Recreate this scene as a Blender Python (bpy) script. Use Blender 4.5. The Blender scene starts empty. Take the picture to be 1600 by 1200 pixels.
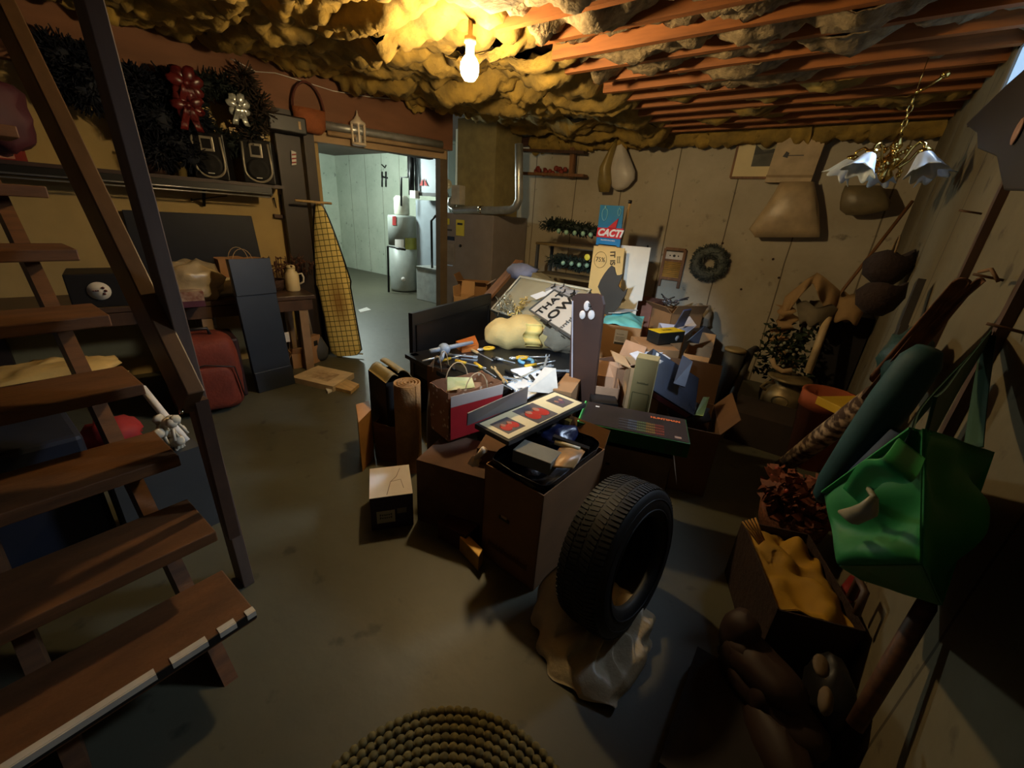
import bpy, math, random
from mathutils import Vector, Matrix, noise
random.seed(7)
R=math.radians
SC=bpy.context.scene; COL=SC.collection
# ------------------------------------------------------------------ camera
F=635.; H=1.45
Dn=Vector((-110,1565,F)).normalized()
Bv=Vector((500,0,F)); Bv.y=-(Dn.x*Bv.x+Dn.z*F)/Dn.y
YA=Bv.normalized(); ZA=-Dn; XA=YA.cross(ZA)       # world axes seen from the camera (x right, y down, z ahead)
EYE=Vector((0,0,H))
cam_data=bpy.data.cameras.new('camera'); cam=bpy.data.objects.new('camera',cam_data); COL.objects.link(cam)
cam_data.sensor_width=36; cam_data.lens=36*F/1600; cam_data.clip_start=.02
def c2w(v): return Vector((v.dot(XA),v.dot(YA),v.dot(ZA)))
cr=c2w(Vector((1,0,0))); cu=c2w(Vector((0,-1,0))); cb=c2w(Vector((0,0,-1)))
cam.matrix_world=Matrix(((cr.x,cu.x,cb.x,0),(cr.y,cu.y,cb.y,0),(cr.z,cu.z,cb.z,H),(0,0,0,1)))
SC.camera=cam
def at(px,py,x=None,y=None,z=None):
    d=c2w(Vector((px-800,py-600,F)))
    t=(z-H)/d.z if z is not None else (x/d.x if x is not None else y/d.y)
    return EYE+t*d
def hz(x,y,py):
    lo,hi=-1.,3.2
    for _ in range(40):
        m=(lo+hi)/2; p=Vector((x,y,m))-EYE; c=XA*p.x+YA*p.y+ZA*p.z
        if 600+F*c.y/c.z>py: lo=m
        else: hi=m
    return m
# ------------------------------------------------------------------ world, lights, exposure
w=bpy.data.worlds.new('world'); SC.world=w; w.use_nodes=True
w.node_tree.nodes['Background'].inputs[0].default_value=(.62,.78,1,1); w.node_tree.nodes['Background'].inputs[1].default_value=.35
vs=SC.view_settings; vs.view_transform='Standard'; vs.look='None'; vs.exposure=0.0; vs.gamma=1; vs.use_curve_mapping=False
BULB_POS=at(734,100,z=2.17)
BULB_E=680.
def area(name,loc,aim,sx,sy,power,col,spread=180):
    l=bpy.data.lights.new(name,'AREA'); l.shape='RECTANGLE'; l.size=sx; l.size_y=sy; l.energy=power; l.color=col; l.spread=R(spread)
    o=bpy.data.objects.new(name,l); COL.objects.link(o); o.location=loc
    o.rotation_euler=(Vector(aim)-Vector(loc)).to_track_quat('-Z','Y').to_euler(); return o
# daylight falling through the high window in the right wall, then two added cool lights behind the viewer
area('window_daylight',(.425,2.94,2.18),(-1.75,.95,.2),.6,.3,13,(.62,.78,1),66)
sl=bpy.data.lights.new('pile_cool_spot','SPOT'); sl.energy=620; sl.color=(.66,.82,1); sl.spot_size=R(30); sl.spot_blend=.8; sl.shadow_soft_size=.06  # added unseen spot that makes the cool pool of light on the pile
so=bpy.data.objects.new('pile_cool_spot',sl); COL.objects.link(so); so.location=(-.55,-.75,2.25)
so.rotation_euler=(Vector((-1.42,2.7,.75))-so.location).to_track_quat('-Z','Y').to_euler()
area('cool_fill_light',(-.3,-1.2,2.2),(-1.2,1.0,.4),.8,.8,.12,(.75,.8,1))  # added weak cool fill from behind the viewer, no real source
# utility room lamp light
ul=bpy.data.lights.new('utility_lamp_light','POINT'); ul.energy=210; ul.color=(.84,1,.93); ul.shadow_soft_size=.15
uo=bpy.data.objects.new('utility_lamp_light',ul); COL.objects.link(uo); uo.location=(-7.0,4.3,2.1)
# ------------------------------------------------------------------ materials
def lin(c):
    r=[]
    for v in c:
        v=v/255.; r.append(v/12.92 if v<=.04045 else ((v+.055)/1.055)**2.4)
    return (r[0],r[1],r[2],1)
MC={}
def mat(name,c,rough=.7,metal=0,var=.12,scale=8,bump=0,bscale=40,emit=None,estr=0,trans=0,alpha=1,c2=None,kind='noise',coat=0,stretch=None,ior=1.45):
    if name in MC: return MC[name]
    m=bpy.data.materials.new(name); m.use_nodes=True; nt=m.node_tree; N=nt.nodes; L=nt.links
    b=N['Principled BSDF']; a=lin(c)
    b.inputs['Roughness'].default_value=rough; b.inputs['Metallic'].default_value=metal
    b.inputs['Base Color'].default_value=a
    tc=N.new('ShaderNodeTexCoord'); vec=tc.outputs['Object']
    if stretch:
        mp=N.new('ShaderNodeMapping'); mp.inputs['Scale'].default_value=stretch; L.new(vec,mp.inputs[0]); vec=mp.outputs[0]
    if var or c2:
        if kind=='wave':
            t=N.new('ShaderNodeTexWave'); t.inputs['Scale'].default_value=scale; t.inputs['Distortion'].default_value=6; t.inputs['Detail'].default_value=3
        elif kind=='checker':
            t=N.new('ShaderNodeTexChecker'); t.inputs['Scale'].default_value=scale
        else:
            t=N.new('ShaderNodeTexNoise'); t.inputs['Scale'].default_value=scale; t.inputs['Detail'].default_value=6
        L.new(vec,t.inputs['Vector'])
        rp=N.new('ShaderNodeValToRGB'); rp.color_ramp.elements[0].position=.3; rp.color_ramp.elements[1].position=.7
        d=lin(c2) if c2 else tuple(x*(1-var*2.2) for x in a[:3])+(1,)
        u=a if c2 else tuple(min(1,x*(1+var)) for x in a[:3])+(1,)
        rp.color_ramp.elements[0].color=d; rp.color_ramp.elements[1].color=u
        L.new(t.outputs[1] if kind!='noise' and kind!='checker' else t.outputs['Fac'],rp.inputs[0]); L.new(rp.outputs[0],b.inputs['Base Color'])
    if bump:
        n=N.new('ShaderNodeTexNoise'); n.inputs['Scale'].default_value=bscale; n.inputs['Detail'].default_value=5; L.new(vec,n.inputs['Vector'])
        bp=N.new('ShaderNodeBump'); bp.inputs['Strength'].default_value=bump; bp.inputs['Distance'].default_value=.01
        L.new(n.outputs['Fac'],bp.inputs['Height']); L.new(bp.outputs[0],b.inputs['Normal'])
    if emit: b.inputs['Emission Color'].default_value=tuple(emit)+(1,); b.inputs['Emission Strength'].default_value=estr
    if trans: b.inputs['Transmission Weight'].default_value=trans; b.inputs['IOR'].default_value=ior
    if alpha<1: b.inputs['Alpha'].default_value=alpha
    if coat: b.inputs['Coat Weight'].default_value=coat
    MC[name]=m; return m
wood=mat('stair_wood',(104,66,34),.6,var=.18,scale=5,kind='noise',stretch=(3,1,9),bump=.15)
joistw=mat('joist_wood',(160,96,44),.65,var=.15,scale=4,stretch=(1,6,9),bump=.15)
woodd=mat('old_dark_wood',(74,50,34),.6,var=.2,scale=6,stretch=(6,1,1),bump=.1)
woodm=mat('mid_wood',(130,88,52),.6,var=.2,scale=6,stretch=(6,1,1),bump=.1)
woodl=mat('pale_wood',(196,164,112),.6,var=.12,scale=6,stretch=(1,6,1))
beamm=mat('beam_wood',(132,88,60),.75,var=.12,scale=3,stretch=(2,.4,2))
ply=mat('plywood_wall',(178,152,98),.75,var=.07,scale=3,bump=.05)
ins=mat('insulation_yellow',(176,142,62),.95,var=.3,scale=7,c2=(118,98,50),bump=1,bscale=22)
insw=mat('insulation_pale',(164,142,104),.95,var=.3,scale=20,c2=(100,84,60),bump=1,bscale=40)
card=mat('cardboard',(158,116,74),.85,var=.07,scale=5,bump=.05,bscale=90)
cardd=mat('cardboard_dark',(104,74,48),.85,var=.1,scale=5)
cardl=mat('cardboard_light',(188,150,106),.85,var=.06,scale=5)
paper=mat('paper_white',(222,218,212),.8,var=.05,scale=6)
cream=mat('cream_board',(226,208,160),.7,var=.04,scale=6)
black=mat('black_paint',(22,21,22),.45,var=.1,scale=5)
blackm=mat('black_metal',(26,26,27),.35,metal=.3,var=.05)
blackp=mat('black_plastic_bag',(16,17,20),.28,var=.1,scale=9,bump=.8,bscale=14)
grey=mat('grey_paint',(126,124,116),.6,var=.06,scale=5)
greyd=mat('grey_dark',(66,66,64),.6,var=.08,scale=5)
steel=mat('galvanised_steel',(196,198,196),.38,metal=.75,var=.12,scale=10)
chrome=mat('bright_metal',(220,214,196),.12,metal=1,var=0)
brass=mat('polished_brass',(224,190,110),.15,metal=1,var=0)
bagw=mat('white_plastic_film',(206,198,186),.38,var=.07,scale=5,bump=.5,bscale=12,trans=.0)
red=mat('red_cloth',(150,28,26),.75,var=.15,scale=8)
conc=None
def rgb(name,c,rough=.7,**k): return mat(name,c,rough,**k)
# ------------------------------------------------------------------ mesh builder
class MB:
    def __init__(s,T=None): s.v=[];s.f=[];s.mi=[];s.T=T;s.m=0;s.sm=[];s.smooth=False
    def add(s,vs,fs,smooth=None):
        o=len(s.v)
        for p in vs:
            p=Vector(p); s.v.append(s.T@p if s.T else p)
        for f in fs:
            s.f.append([i+o for i in f]); s.mi.append(s.m); s.sm.append(s.smooth if smooth is None else smooth)
        return s
    def box(s,c,d,M=None):
        x,y,z=[q/2 for q in d]; c=Vector(c)
        vs=[Vector((a,b,e)) for a in(-x,x) for b in(-y,y) for e in(-z,z)]
        if M: vs=[M@q for q in vs]
        return s.add([q+c for q in vs],[(0,1,3,2),(4,6,7,5),(0,4,5,1),(2,3,7,6),(0,2,6,4),(1,5,7,3)],False)
    def bar(s,a,b,wd,th,up=(0,0,1)):
        a=Vector(a);b=Vector(b);d=(b-a).normalized();u=Vector(up); sd=d.cross(u)
        if sd.length<1e-4: sd=d.cross(Vector((1,0,0)))
        sd.normalize(); u=sd.cross(d)
        vs=[p+sd*i*wd/2+u*j*th/2 for p in(a,b) for i in(-1,1) for j in(-1,1)]
        return s.add(vs,[(0,1,3,2),(4,6,7,5),(0,4,5,1),(2,3,7,6),(0,2,6,4),(1,5,7,3)],False)
    def slab(s,pts,t,nrm=None):
        pts=[Vector(p) for p in pts]; n=len(pts)
        if nrm is None:
            nrm=(pts[1]-pts[0]).cross(pts[2]-pts[0]); 
            for i in range(n-2):
                q=(pts[i+1]-pts[0]).cross(pts[i+2]-pts[0])
                if q.length>nrm.length: nrm=q
            nrm=nrm.normalized()
        else: nrm=Vector(nrm).normalized()
        vs=pts+[p+nrm*t for p in pts]
        return s.add(vs,[list(range(n))[::-1],[i+n for i in range(n)]]+[(i,(i+1)%n,(i+1)%n+n,i+n) for i in range(n)],False)
    def prism(s,top,zb):
        n=len(top); top=[Vector(p) for p in top]; bot=[Vector((p.x,p.y,zb)) for p in top]
        return s.add(bot+top,[list(range(n))[::-1],[i+n for i in range(n)]]+[(i,(i+1)%n,(i+1)%n+n,i+n) for i in range(n)],False)
    def tube(s,pts,r,n=8,closed=False,cap=True):
        pts=[Vector(p) for p in pts]; N=len(pts); rr=r if isinstance(r,(list,tuple)) else [r]*N
        vs=[];prev=None
        for i,p in enumerate(pts):
            if closed: d=pts[(i+1)%N]-pts[i-1]
            else: d=pts[min(i+1,N-1)]-pts[max(i-1,0)]
            if d.length<1e-7: d=Vector((0,0,1))
            d.normalize()
            a=prev if prev is not None else (Vector((0,0,1)) if abs(d.z)<.9 else Vector((1,0,0)))
            a=(a-d*a.dot(d))
            if a.length<1e-5: a=d.orthogonal()
            a.normalize(); prev=a; b=d.cross(a)
            for k in range(n):
                t=2*math.pi*k/n; vs.append(p+(a*math.cos(t)+b*math.sin(t))*rr[i])
        fs=[]
        for i in range(N if closed else N-1):
            j=(i+1)%N
            for k in range(n): fs.append((i*n+k,i*n+(k+1)%n,j*n+(k+1)%n,j*n+k))
        if not closed and cap: fs+= [list(range(n))[::-1],[(N-1)*n+k for k in range(n)]]
        return s.add(vs,fs,True)
    def lathe(s,c,prof,n=20,M=None,cap=True,wob=0):
        c=Vector(c); vs=[]
        for r,z in prof:
            for k in range(n):
                t=2*math.pi*k/n; q=Vector((r*math.cos(t),r*math.sin(t),z))
                if wob: q*=1+wob*noise.noise(q*9)
                vs.append((M@q if M else q)+c)
        fs=[(i*n+k,i*n+(k+1)%n,(i+1)*n+(k+1)%n,(i+1)*n+k) for i in range(len(prof)-1) for k in range(n)]
        if cap: fs+=[list(range(n))[::-1],[(len(prof)-1)*n+k for k in range(n)]]
        return s.add(vs,fs,True)
    def ball(s,c,r,n=12,wob=0,wf=4,seed=0,M=None,box=0):
        c=Vector(c); r=(r,r,r) if not isinstance(r,(tuple,list)) else r; vs=[];m=n//2
        for i in range(m+1):
            ph=math.pi*i/m
            for k in range(n):
                t=2*math.pi*k/n; q=Vector((math.sin(ph)*math.cos(t),math.sin(ph)*math.sin(t),-math.cos(ph)))
                if box:
                    q=Vector([math.copysign(abs(e)**box,e) for e in q])
                if wob: q*=1+wob*noise.noise(q*wf+Vector((seed,seed*2,0)))
                q=Vector((q.x*r[0],q.y*r[1],q.z*r[2]))
                vs.append((M@q if M else q)+c)
        return s.add(vs,[(i*n+k,i*n+(k+1)%n,(i+1)*n+(k+1)%n,(i+1)*n+k) for i in range(m) for k in range(n)],True)
    def grid(s,fn,nu,nv,th=0,smooth=True,close=False):
        P=[[Vector(fn(i/nu,j/nv)) for j in range(nv+1)] for i in range(nu+1)]
        vs=[p for r in P for p in r]; w_=nv+1
        fs=[(i*w_+j,(i+1)*w_+j,(i+1)*w_+j+1,i*w_+j+1) for i in range(nu) for j in range(nv)]
        if th:
            K=len(vs); nn=[]
            for i in range(nu+1):
                for j in range(nv+1):
                    du=P[min(i+1,nu)][j]-P[max(i-1,0)][j]; dv=P[i][min(j+1,nv)]-P[i][max(j-1,0)]
                    q=du.cross(dv); nn.append(q.normalized() if q.length>1e-9 else Vector((0,0,1)))
            vs=vs+[v-n_*th for v,n_ in zip(vs,nn)]
            fs=fs+[tuple(K+a for a in f[::-1]) for f in fs]
            for i in range(nu):
                for j in (0,nv): fs.append((i*w_+j,(i+1)*w_+j,K+(i+1)*w_+j,K+i*w_+j))
            for j in range(nv):
                for i in (0,nu): fs.append((i*w_+j,i*w_+j+1,K+i*w_+j+1,K+i*w_+j))
        return s.add(vs,fs,smooth)
    def loft(s,rings,cap=True):
        n=len(rings[0]); vs=[p for r in rings for p in r]
        fs=[(i*n+k,i*n+(k+1)%n,(i+1)*n+(k+1)%n,(i+1)*n+k) for i in range(len(rings)-1) for k in range(n)]
        if cap: fs+=[list(range(n))[::-1],[(len(rings)-1)*n+k for k in range(n)]]
        return s.add(vs,fs,True)
    def build(s,name,mats,parent=None,bevel=0,solid=0,sub=0):
        if not isinstance(mats,(list,tuple)): mats=[mats]
        me=bpy.data.meshes.new(name)
        if parent is None:
            xs=[v.x for v in s.v]; ys=[v.y for v in s.v]
            o0=Vector(((min(xs)+max(xs))/2,(min(ys)+max(ys))/2,min(v.z for v in s.v)))
            vs=[v-o0 for v in s.v]
        else:
            MI=WM[parent.name].inverted(); vs=[MI@v for v in s.v]
        me.from_pydata([tuple(v) for v in vs],[],s.f)
        for m in mats: me.materials.append(m)
        for p,mi,sm in zip(me.polygons,s.mi,s.sm): p.material_index=min(mi,len(mats)-1); p.use_smooth=sm
        me.update()
        o=bpy.data.objects.new(name,me); COL.objects.link(o)
        if parent is None: o.location=o0; WM[o.name]=Matrix.Translation(o0)
        else: o.parent=parent; WM[o.name]=WM[parent.name].copy()
        if solid:
            md=o.modifiers.new('solid','SOLIDIFY'); md.thickness=solid; md.offset=0
        if bevel:
            md=o.modifiers.new('bevel','BEVEL'); md.width=bevel; md.segments=2; md.limit_method='ANGLE'
        if sub:
            md=o.modifiers.new('sub','SUBSURF'); md.levels=sub; md.render_levels=sub
        return o
WM={}
def tag(o,label=None,cat=None,group=None,kind=None):
    if label: o['label']=label
    if cat: o['category']=cat
    if group: o['group']=group
    if kind: o['kind']=kind
    return o
def thing(name,label,cat,loc=(0,0,0),rz=0,group=None,M=None):
    o=bpy.data.objects.new(name,None); COL.objects.link(o); o.empty_display_size=.05
    mw=M if M is not None else Matrix.Translation(Vector(loc))@Matrix.Rotation(rz,4,'Z')
    o.matrix_world=mw; WM[o.name]=mw.copy()
    return tag(o,label,cat,group)
def one(mb,name,mats,label,cat,group=None,**k):
    return tag(mb.build(name,mats,None,**k),label,cat,group)
def struct(mb,name,mats,**k):
    o=mb.build(name,mats,None,**k); o['kind']='structure'; return o
def dup(root,mw,label=None,group=None):
    r=root.copy(); COL.objects.link(r); r.matrix_world=mw; WM[r.name]=mw.copy()
    if label: r['label']=label
    if group: r['group']=group
    for ch in list(root.children):
        c=ch.copy(); COL.objects.link(c); c.parent=r; WM[c.name]=mw.copy()
        for g in list(ch.children):
            d=g.copy(); COL.objects.link(d); d.parent=c; WM[d.name]=mw.copy()
    return r
def text(s,name,m,parent,org,xd,yd,size,ext=.0008,align='CENTER',bold=0,label=None,shear=0):
    cu_=bpy.data.curves.new(name,'FONT'); cu_.body=s; cu_.size=size; cu_.extrude=ext; cu_.align_x=align; cu_.align_y='CENTER'; cu_.offset=bold; cu_.shear=shear
    to=bpy.data.objects.new(name,cu_); COL.objects.link(to)
    me=bpy.data.meshes.new_from_object(to.evaluated_get(bpy.context.evaluated_depsgraph_get()))
    bpy.data.objects.remove(to)
    xd=Vector(xd).normalized(); zd=xd.cross(Vector(yd)).normalized(); yd=zd.cross(xd)
    Mx=Matrix(((xd.x,yd.x,zd.x,org[0]),(xd.y,yd.y,zd.y,org[1]),(xd.z,yd.z,zd.z,org[2]),(0,0,0,1)))
    Mx=(WM[parent.name].inverted() if parent else Matrix())@Mx
    me.transform(Mx); me.materials.clear(); me.materials.append(m)
    for p in me.polygons: p.material_index=0
    o=bpy.data.objects.new(name,me); COL.objects.link(o)
    if parent: o.parent=parent; WM[o.name]=WM[parent.name].copy()
    return o
def marks(name,m,parent,org,xd,yd,w_,h_,rows=1,n=4):
    "rows of small printed strokes for writing too small to read"
    xd=Vector(xd).normalized(); yd=Vector(yd); yd=(yd-xd*yd.dot(xd)).normalized(); zd=xd.cross(yd); b=MB(); org=Vector(org)
    for r in range(rows):
        for k in range(n):
            x=(k+.5)/n*w_-w_/2; y=((r+.5)/rows-.5)*h_; hh=h_/rows*.35; ww=w_/n*.36
            for q in range(3):
                xx=x-ww+q*ww; c=org+xd*xx+yd*y+zd*.0006
                b.slab([c-xd*ww*.22-yd*hh,c+xd*ww*.22-yd*hh,c+xd*ww*.22+yd*hh*(.3 if (k+q)%3 else 1),c-xd*ww*.22+yd*hh*(.3 if (k+q)%3 else 1)],.0006,zd)
            c=org+xd*(x-ww*.5)+yd*(y+hh*.1)+zd*.0006; b.slab([c-xd*ww*.7-yd*hh*.14,c+xd*ww*1.4-yd*hh*.14,c+xd*ww*1.4+yd*hh*.14,c-xd*ww*.7+yd*hh*.14],.0006,zd)
    return b.build(name,m,parent)
def frame(A,B,C):
    "local frame of a rectangle: origin A, x along AB, y toward C"
    A=Vector(A);B=Vector(B);C=Vector(C); u=(B-A); lu=u.length; u.normalize(); v=C-A; v=v-u*v.dot(u); lv=v.length; v.normalize(); n=u.cross(v)
    return Matrix(((u.x,v.x,n.x,A.x),(u.y,v.y,n.y,A.y),(u.z,v.z,n.z,A.z),(0,0,0,1))),lu,lv
def TR(x,y,z,rz=0): return Matrix.Translation((x,y,z))@Matrix.Rotation(rz,4,'Z')
XW=.45; YW=4.9
def lwx(y,d=0): return -4.05+.2*(y-2.9)+d*1.02
LN=Vector((1,-.2,0)).normalized(); LT=Vector((.2,1,0)).normalized()
def lw(px,py,d=0):
    "point on the left partition wall, d metres out from it, seen at a pixel"
    dr=c2w(Vector((px-800,py-600,F))); P0=Vector((-4.05,2.9,0))+LN*d
    t=(P0-EYE).dot(LN)/dr.dot(LN); return EYE+dr*t
def bw(px,py,d=0): return at(px,py,y=YW-d)
def rw(px,py,d=0): return at(px,py,x=XW-d)
ORD=['first','second','third','fourth','fifth','sixth','seventh','eighth','ninth','tenth','eleventh','twelfth','thirteenth','fourteenth','fifteenth','sixteenth','seventeenth','eighteenth','nineteenth','twentieth','twenty-first','twenty-second','twenty-third','twenty-fourth','twenty-fifth']
# ================================================================== SETTING
def concrete(name,c,c2,rough,sc=1.2,seam=None,dark=.5):
    m=bpy.data.materials.new(name); m.use_nodes=True; nt=m.node_tree;N=nt.nodes;L=nt.links;b=N['Principled BSDF']
    b.inputs['Roughness'].default_value=rough
    tc=N.new('ShaderNodeTexCoord'); n1=N.new('ShaderNodeTexNoise'); n1.inputs['Scale'].default_value=sc; n1.inputs['Detail'].default_value=8; n1.inputs['Roughness'].default_value=.65
    L.new(tc.outputs['Object'],n1.inputs['Vector'])
    rp=N.new('ShaderNodeValToRGB'); rp.color_ramp.elements[0].position=.35; rp.color_ramp.elements[1].position=.65
    rp.color_ramp.elements[0].color=lin(c2); rp.color_ramp.elements[1].color=lin(c); L.new(n1.outputs['Fac'],rp.inputs[0])
    n2=N.new('ShaderNodeTexNoise'); n2.inputs['Scale'].default_value=9; n2.inputs['Detail'].default_value=4; L.new(tc.outputs['Object'],n2.inputs['Vector'])
    r2=N.new('ShaderNodeValToRGB'); r2.color_ramp.elements[0].position=.27; r2.color_ramp.elements[1].position=.36; r2.color_ramp.elements[0].color=(dark,dark,dark,1)
    L.new(n2.outputs['Fac'],r2.inputs[0])
    mx=N.new('ShaderNodeMixRGB'); mx.blend_type='MULTIPLY'; mx.inputs[0].default_value=1; L.new(rp.outputs[0],mx.inputs[1]); L.new(r2.outputs[0],mx.inputs[2]); out=mx.outputs[0]
    if seam is not None:
        sp=N.new('ShaderNodeSeparateXYZ'); L.new(tc.outputs['Object'],sp.inputs[0])
        nz=N.new('ShaderNodeTexNoise'); nz.inputs['Scale'].default_value=3; L.new(tc.outputs['Object'],nz.inputs['Vector'])
        m0=N.new('ShaderNodeMath'); m0.operation='MULTIPLY_ADD'; m0.inputs[1].default_value=.02; L.new(nz.outputs['Fac'],m0.inputs[0]); L.new(sp.outputs[seam],m0.inputs[2])
        m1=N.new('ShaderNodeMath'); m1.operation='PINGPONG'; m1.inputs[1].default_value=.3; L.new(m0.outputs[0],m1.inputs[0])
        m2=N.new('ShaderNodeMath'); m2.operation='LESS_THAN'; m2.inputs[1].default_value=.006; L.new(m1.outputs[0],m2.inputs[0])
        m3=N.new('ShaderNodeMixRGB'); m3.blend_type='MULTIPLY'; m3.inputs[2].default_value=(.35,.32,.28,1); L.new(m2.outputs[0],m3.inputs[0]); L.new(out,m3.inputs[1]); out=m3.outputs[0]
    L.new(out,b.inputs['Base Color'])
    bp=N.new('ShaderNodeBump'); bp.inputs['Strength'].default_value=.25; bp.inputs['Distance'].default_value=.01; L.new(n2.outputs['Fac'],bp.inputs['Height']); L.new(bp.outputs[0],b.inputs['Normal'])
    return m
floorm=concrete('painted_concrete_floor',(84,82,66),(72,70,56),.5,1.0)
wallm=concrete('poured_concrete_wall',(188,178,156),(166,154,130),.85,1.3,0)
wallr=concrete('poured_concrete_wall_right',(112,102,80),(94,84,62),.85,1.3,1)  # darker copy of the wall concrete, light falloff put into its colour
walu=concrete('utility_concrete_wall',(196,204,186),(176,186,168),.85,1.5,0)
struct(MB().box((-4.5,3.2,-.05),(12,9,.1)),'floor',floorm)
struct(MB().box((-4.8,2.6,2.62),(11,9.6,.06)),'ceiling',woodd)
struct(MB().box((-2.1,YW+.1,1.3),(5.3,.2,2.6)),'wall_back',wallm)
# right wall with its high window opening
W0=2.62; W1=3.26; Z0=1.99; Z1=2.37
m=MB()
m.box((XW+.1,(W1+5.1)/2,1.3),(.2,5.1-W1,2.6)); m.box((XW+.1,(W0-1.6)/2,1.3),(.2,W0+1.6,2.6))
m.box((XW+.1,(W0+W1)/2,Z0/2),(.2,W1-W0,Z0)); m.box((XW+.1,(W0+W1)/2,(Z1+2.6)/2),(.2,W1-W0,2.6-Z1))
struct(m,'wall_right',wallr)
wn=struct(MB().box((XW+.012,(W0+W1)/2,Z0+.02),(.03,W1-W0,.04)).box((XW+.012,(W0+W1)/2,Z1-.02),(.03,W1-W0,.04)).box((XW+.012,W0+.02,(Z0+Z1)/2),(.03,.04,Z1-Z0)).box((XW+.012,W1-.02,(Z0+Z1)/2),(.03,.04,Z1-Z0)),'window_1',grey)
gl=mat('window_glass',(235,240,245),.0,var=0,trans=1,ior=1.02)
sky=mat('frosted_daylight_glass',(170,205,240),.3,var=0,emit=(.36,.6,.95),estr=.9)
MB().box((XW+.012,(W0+W1)/2,(Z0+Z1)/2),(.01,W1-W0-.02,Z1-Z0-.02)).build('pane',sky,wn)
# left partition wall (plywood) with the doorway
def lwall(y0,y1,z0,z1,name,mt,t=.09,d=0):
    p=[Vector((lwx(y0),y0,z0))+LN*d,Vector((lwx(y1),y1,z0))+LN*d,Vector((lwx(y1),y1,z1))+LN*d,Vector((lwx(y0),y0,z1))+LN*d]
    return struct(MB().slab(p,t,-LN),name,mt)
lwall(-1.9,2.42,0,2.6,'wall_left',ply)
lwall(2.42,3.66,2.02,2.6,'wall_left_above_doorway',woodd)
# utility room behind
struct(MB().box((-7.2,6.45,1.3),(7.4,.2,2.6)),'wall_utility_back',walu)
struct(MB().box((-10.3,3.6,1.3),(.2,6,2.6)),'wall_utility_left',walu)
struct(MB().box((-4.6,5.7,1.3),(.1,1.5,2.6)),'wall_utility_right',walu)
struct(MB().box((-4.3,-1.75,1.3),(9.5,.1,2.6)),'wall_front',greyd)
# door jambs and header
def lpost(px0,px1,py,nm,mt,d=.05,z1=2.25,z0=0,w_=.09):
    a=lw((px0+px1)/2,py,d)
    return struct(MB().box((a.x,a.y,(z0+z1)/2),(w_,.09,z1-z0),Matrix.Rotation(-math.atan(.2),3,'Z')),nm,mt)
jl=lw(488,300,.04); jr=lw(690,300,.04)
RZ=Matrix.Rotation(-math.atan(.2),3,'Z')
struct(MB().box((jl.x,jl.y,1.06),(.12,.09,2.12),RZ).box((jl.x-.02,jl.y-.14,1.06),(.04,.1,2.12),RZ),'door_1',mat('dark_trim',(48,38,34),.5,var=.15,scale=5))
struct(MB().box((jr.x,jr.y,1.12),(.1,.1,2.24),RZ),'trim_1',mat('post_brown',(108,92,70),.6,var=.1))
hA=lw(480,212,.05); hB=lw(694,243,.05)
struct(MB().bar(hA,hB,.1,.085),'trim_2',mat('header_wood',(176,146,108),.7,var=.1,scale=4,stretch=(1,.3,1)))
# red-brown main beam above the partition
b0=lw(-60,-30,.1); b1=lw(655,168,.1)
def at_y(y,d,z): p=Vector((lwx(y),y,z))+LN*d; return p
struct(MB().slab([at_y(-.6,.1,2.19),at_y(3.85,.1,2.13),at_y(3.85,.1,2.56),at_y(-.6,.1,2.56)],.12,-LN),'trim_3',beamm)
# sill plate along the back wall
struct(MB().box((-2.0,YW-.03,2.37),(4.9,.12,.1)),'trim_4',mat('sill_dark',(74,46,32),.7,var=.15,scale=5))
struct(MB().box((XW-.03,2.0,2.47),(.12,5.8,.1)),'trim_5',mat('sill_dark',(74,46,32)))
# vertical battens on the right wall
for i,(p0,p1) in enumerate([((1585,252),(1462,500)),((1640,360),(1500,640))]):
    a=rw(*p0,.02); b=rw(*p1,.02); y=a.y
    one(MB().box((XW-.013,y,(a.z+b.z)/2+.03),(.025,.035,a.z-b.z+.25)),'wall_batten',woodd,['thin dark wooden batten upright on the right wall, further from the viewer','thin dark wooden batten upright on the right wall above the green bag'][i],'batten')
# joists
JY=[3.19+.235*k for k in range(6,-17,-1)]
for k,y in enumerate(JY):
    xs=-1.62+.05*math.sin(k*2.1)
    if 1.0<y<1.9: xs=-1.3
    one(MB().box(((xs+XW)/2,y,2.44),(XW-xs,.038,.21)),'ceiling_joist',joistw,'%s exposed wooden ceiling joist counted from the back wall'%ORD[k],'joist','ceiling joists')
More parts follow.
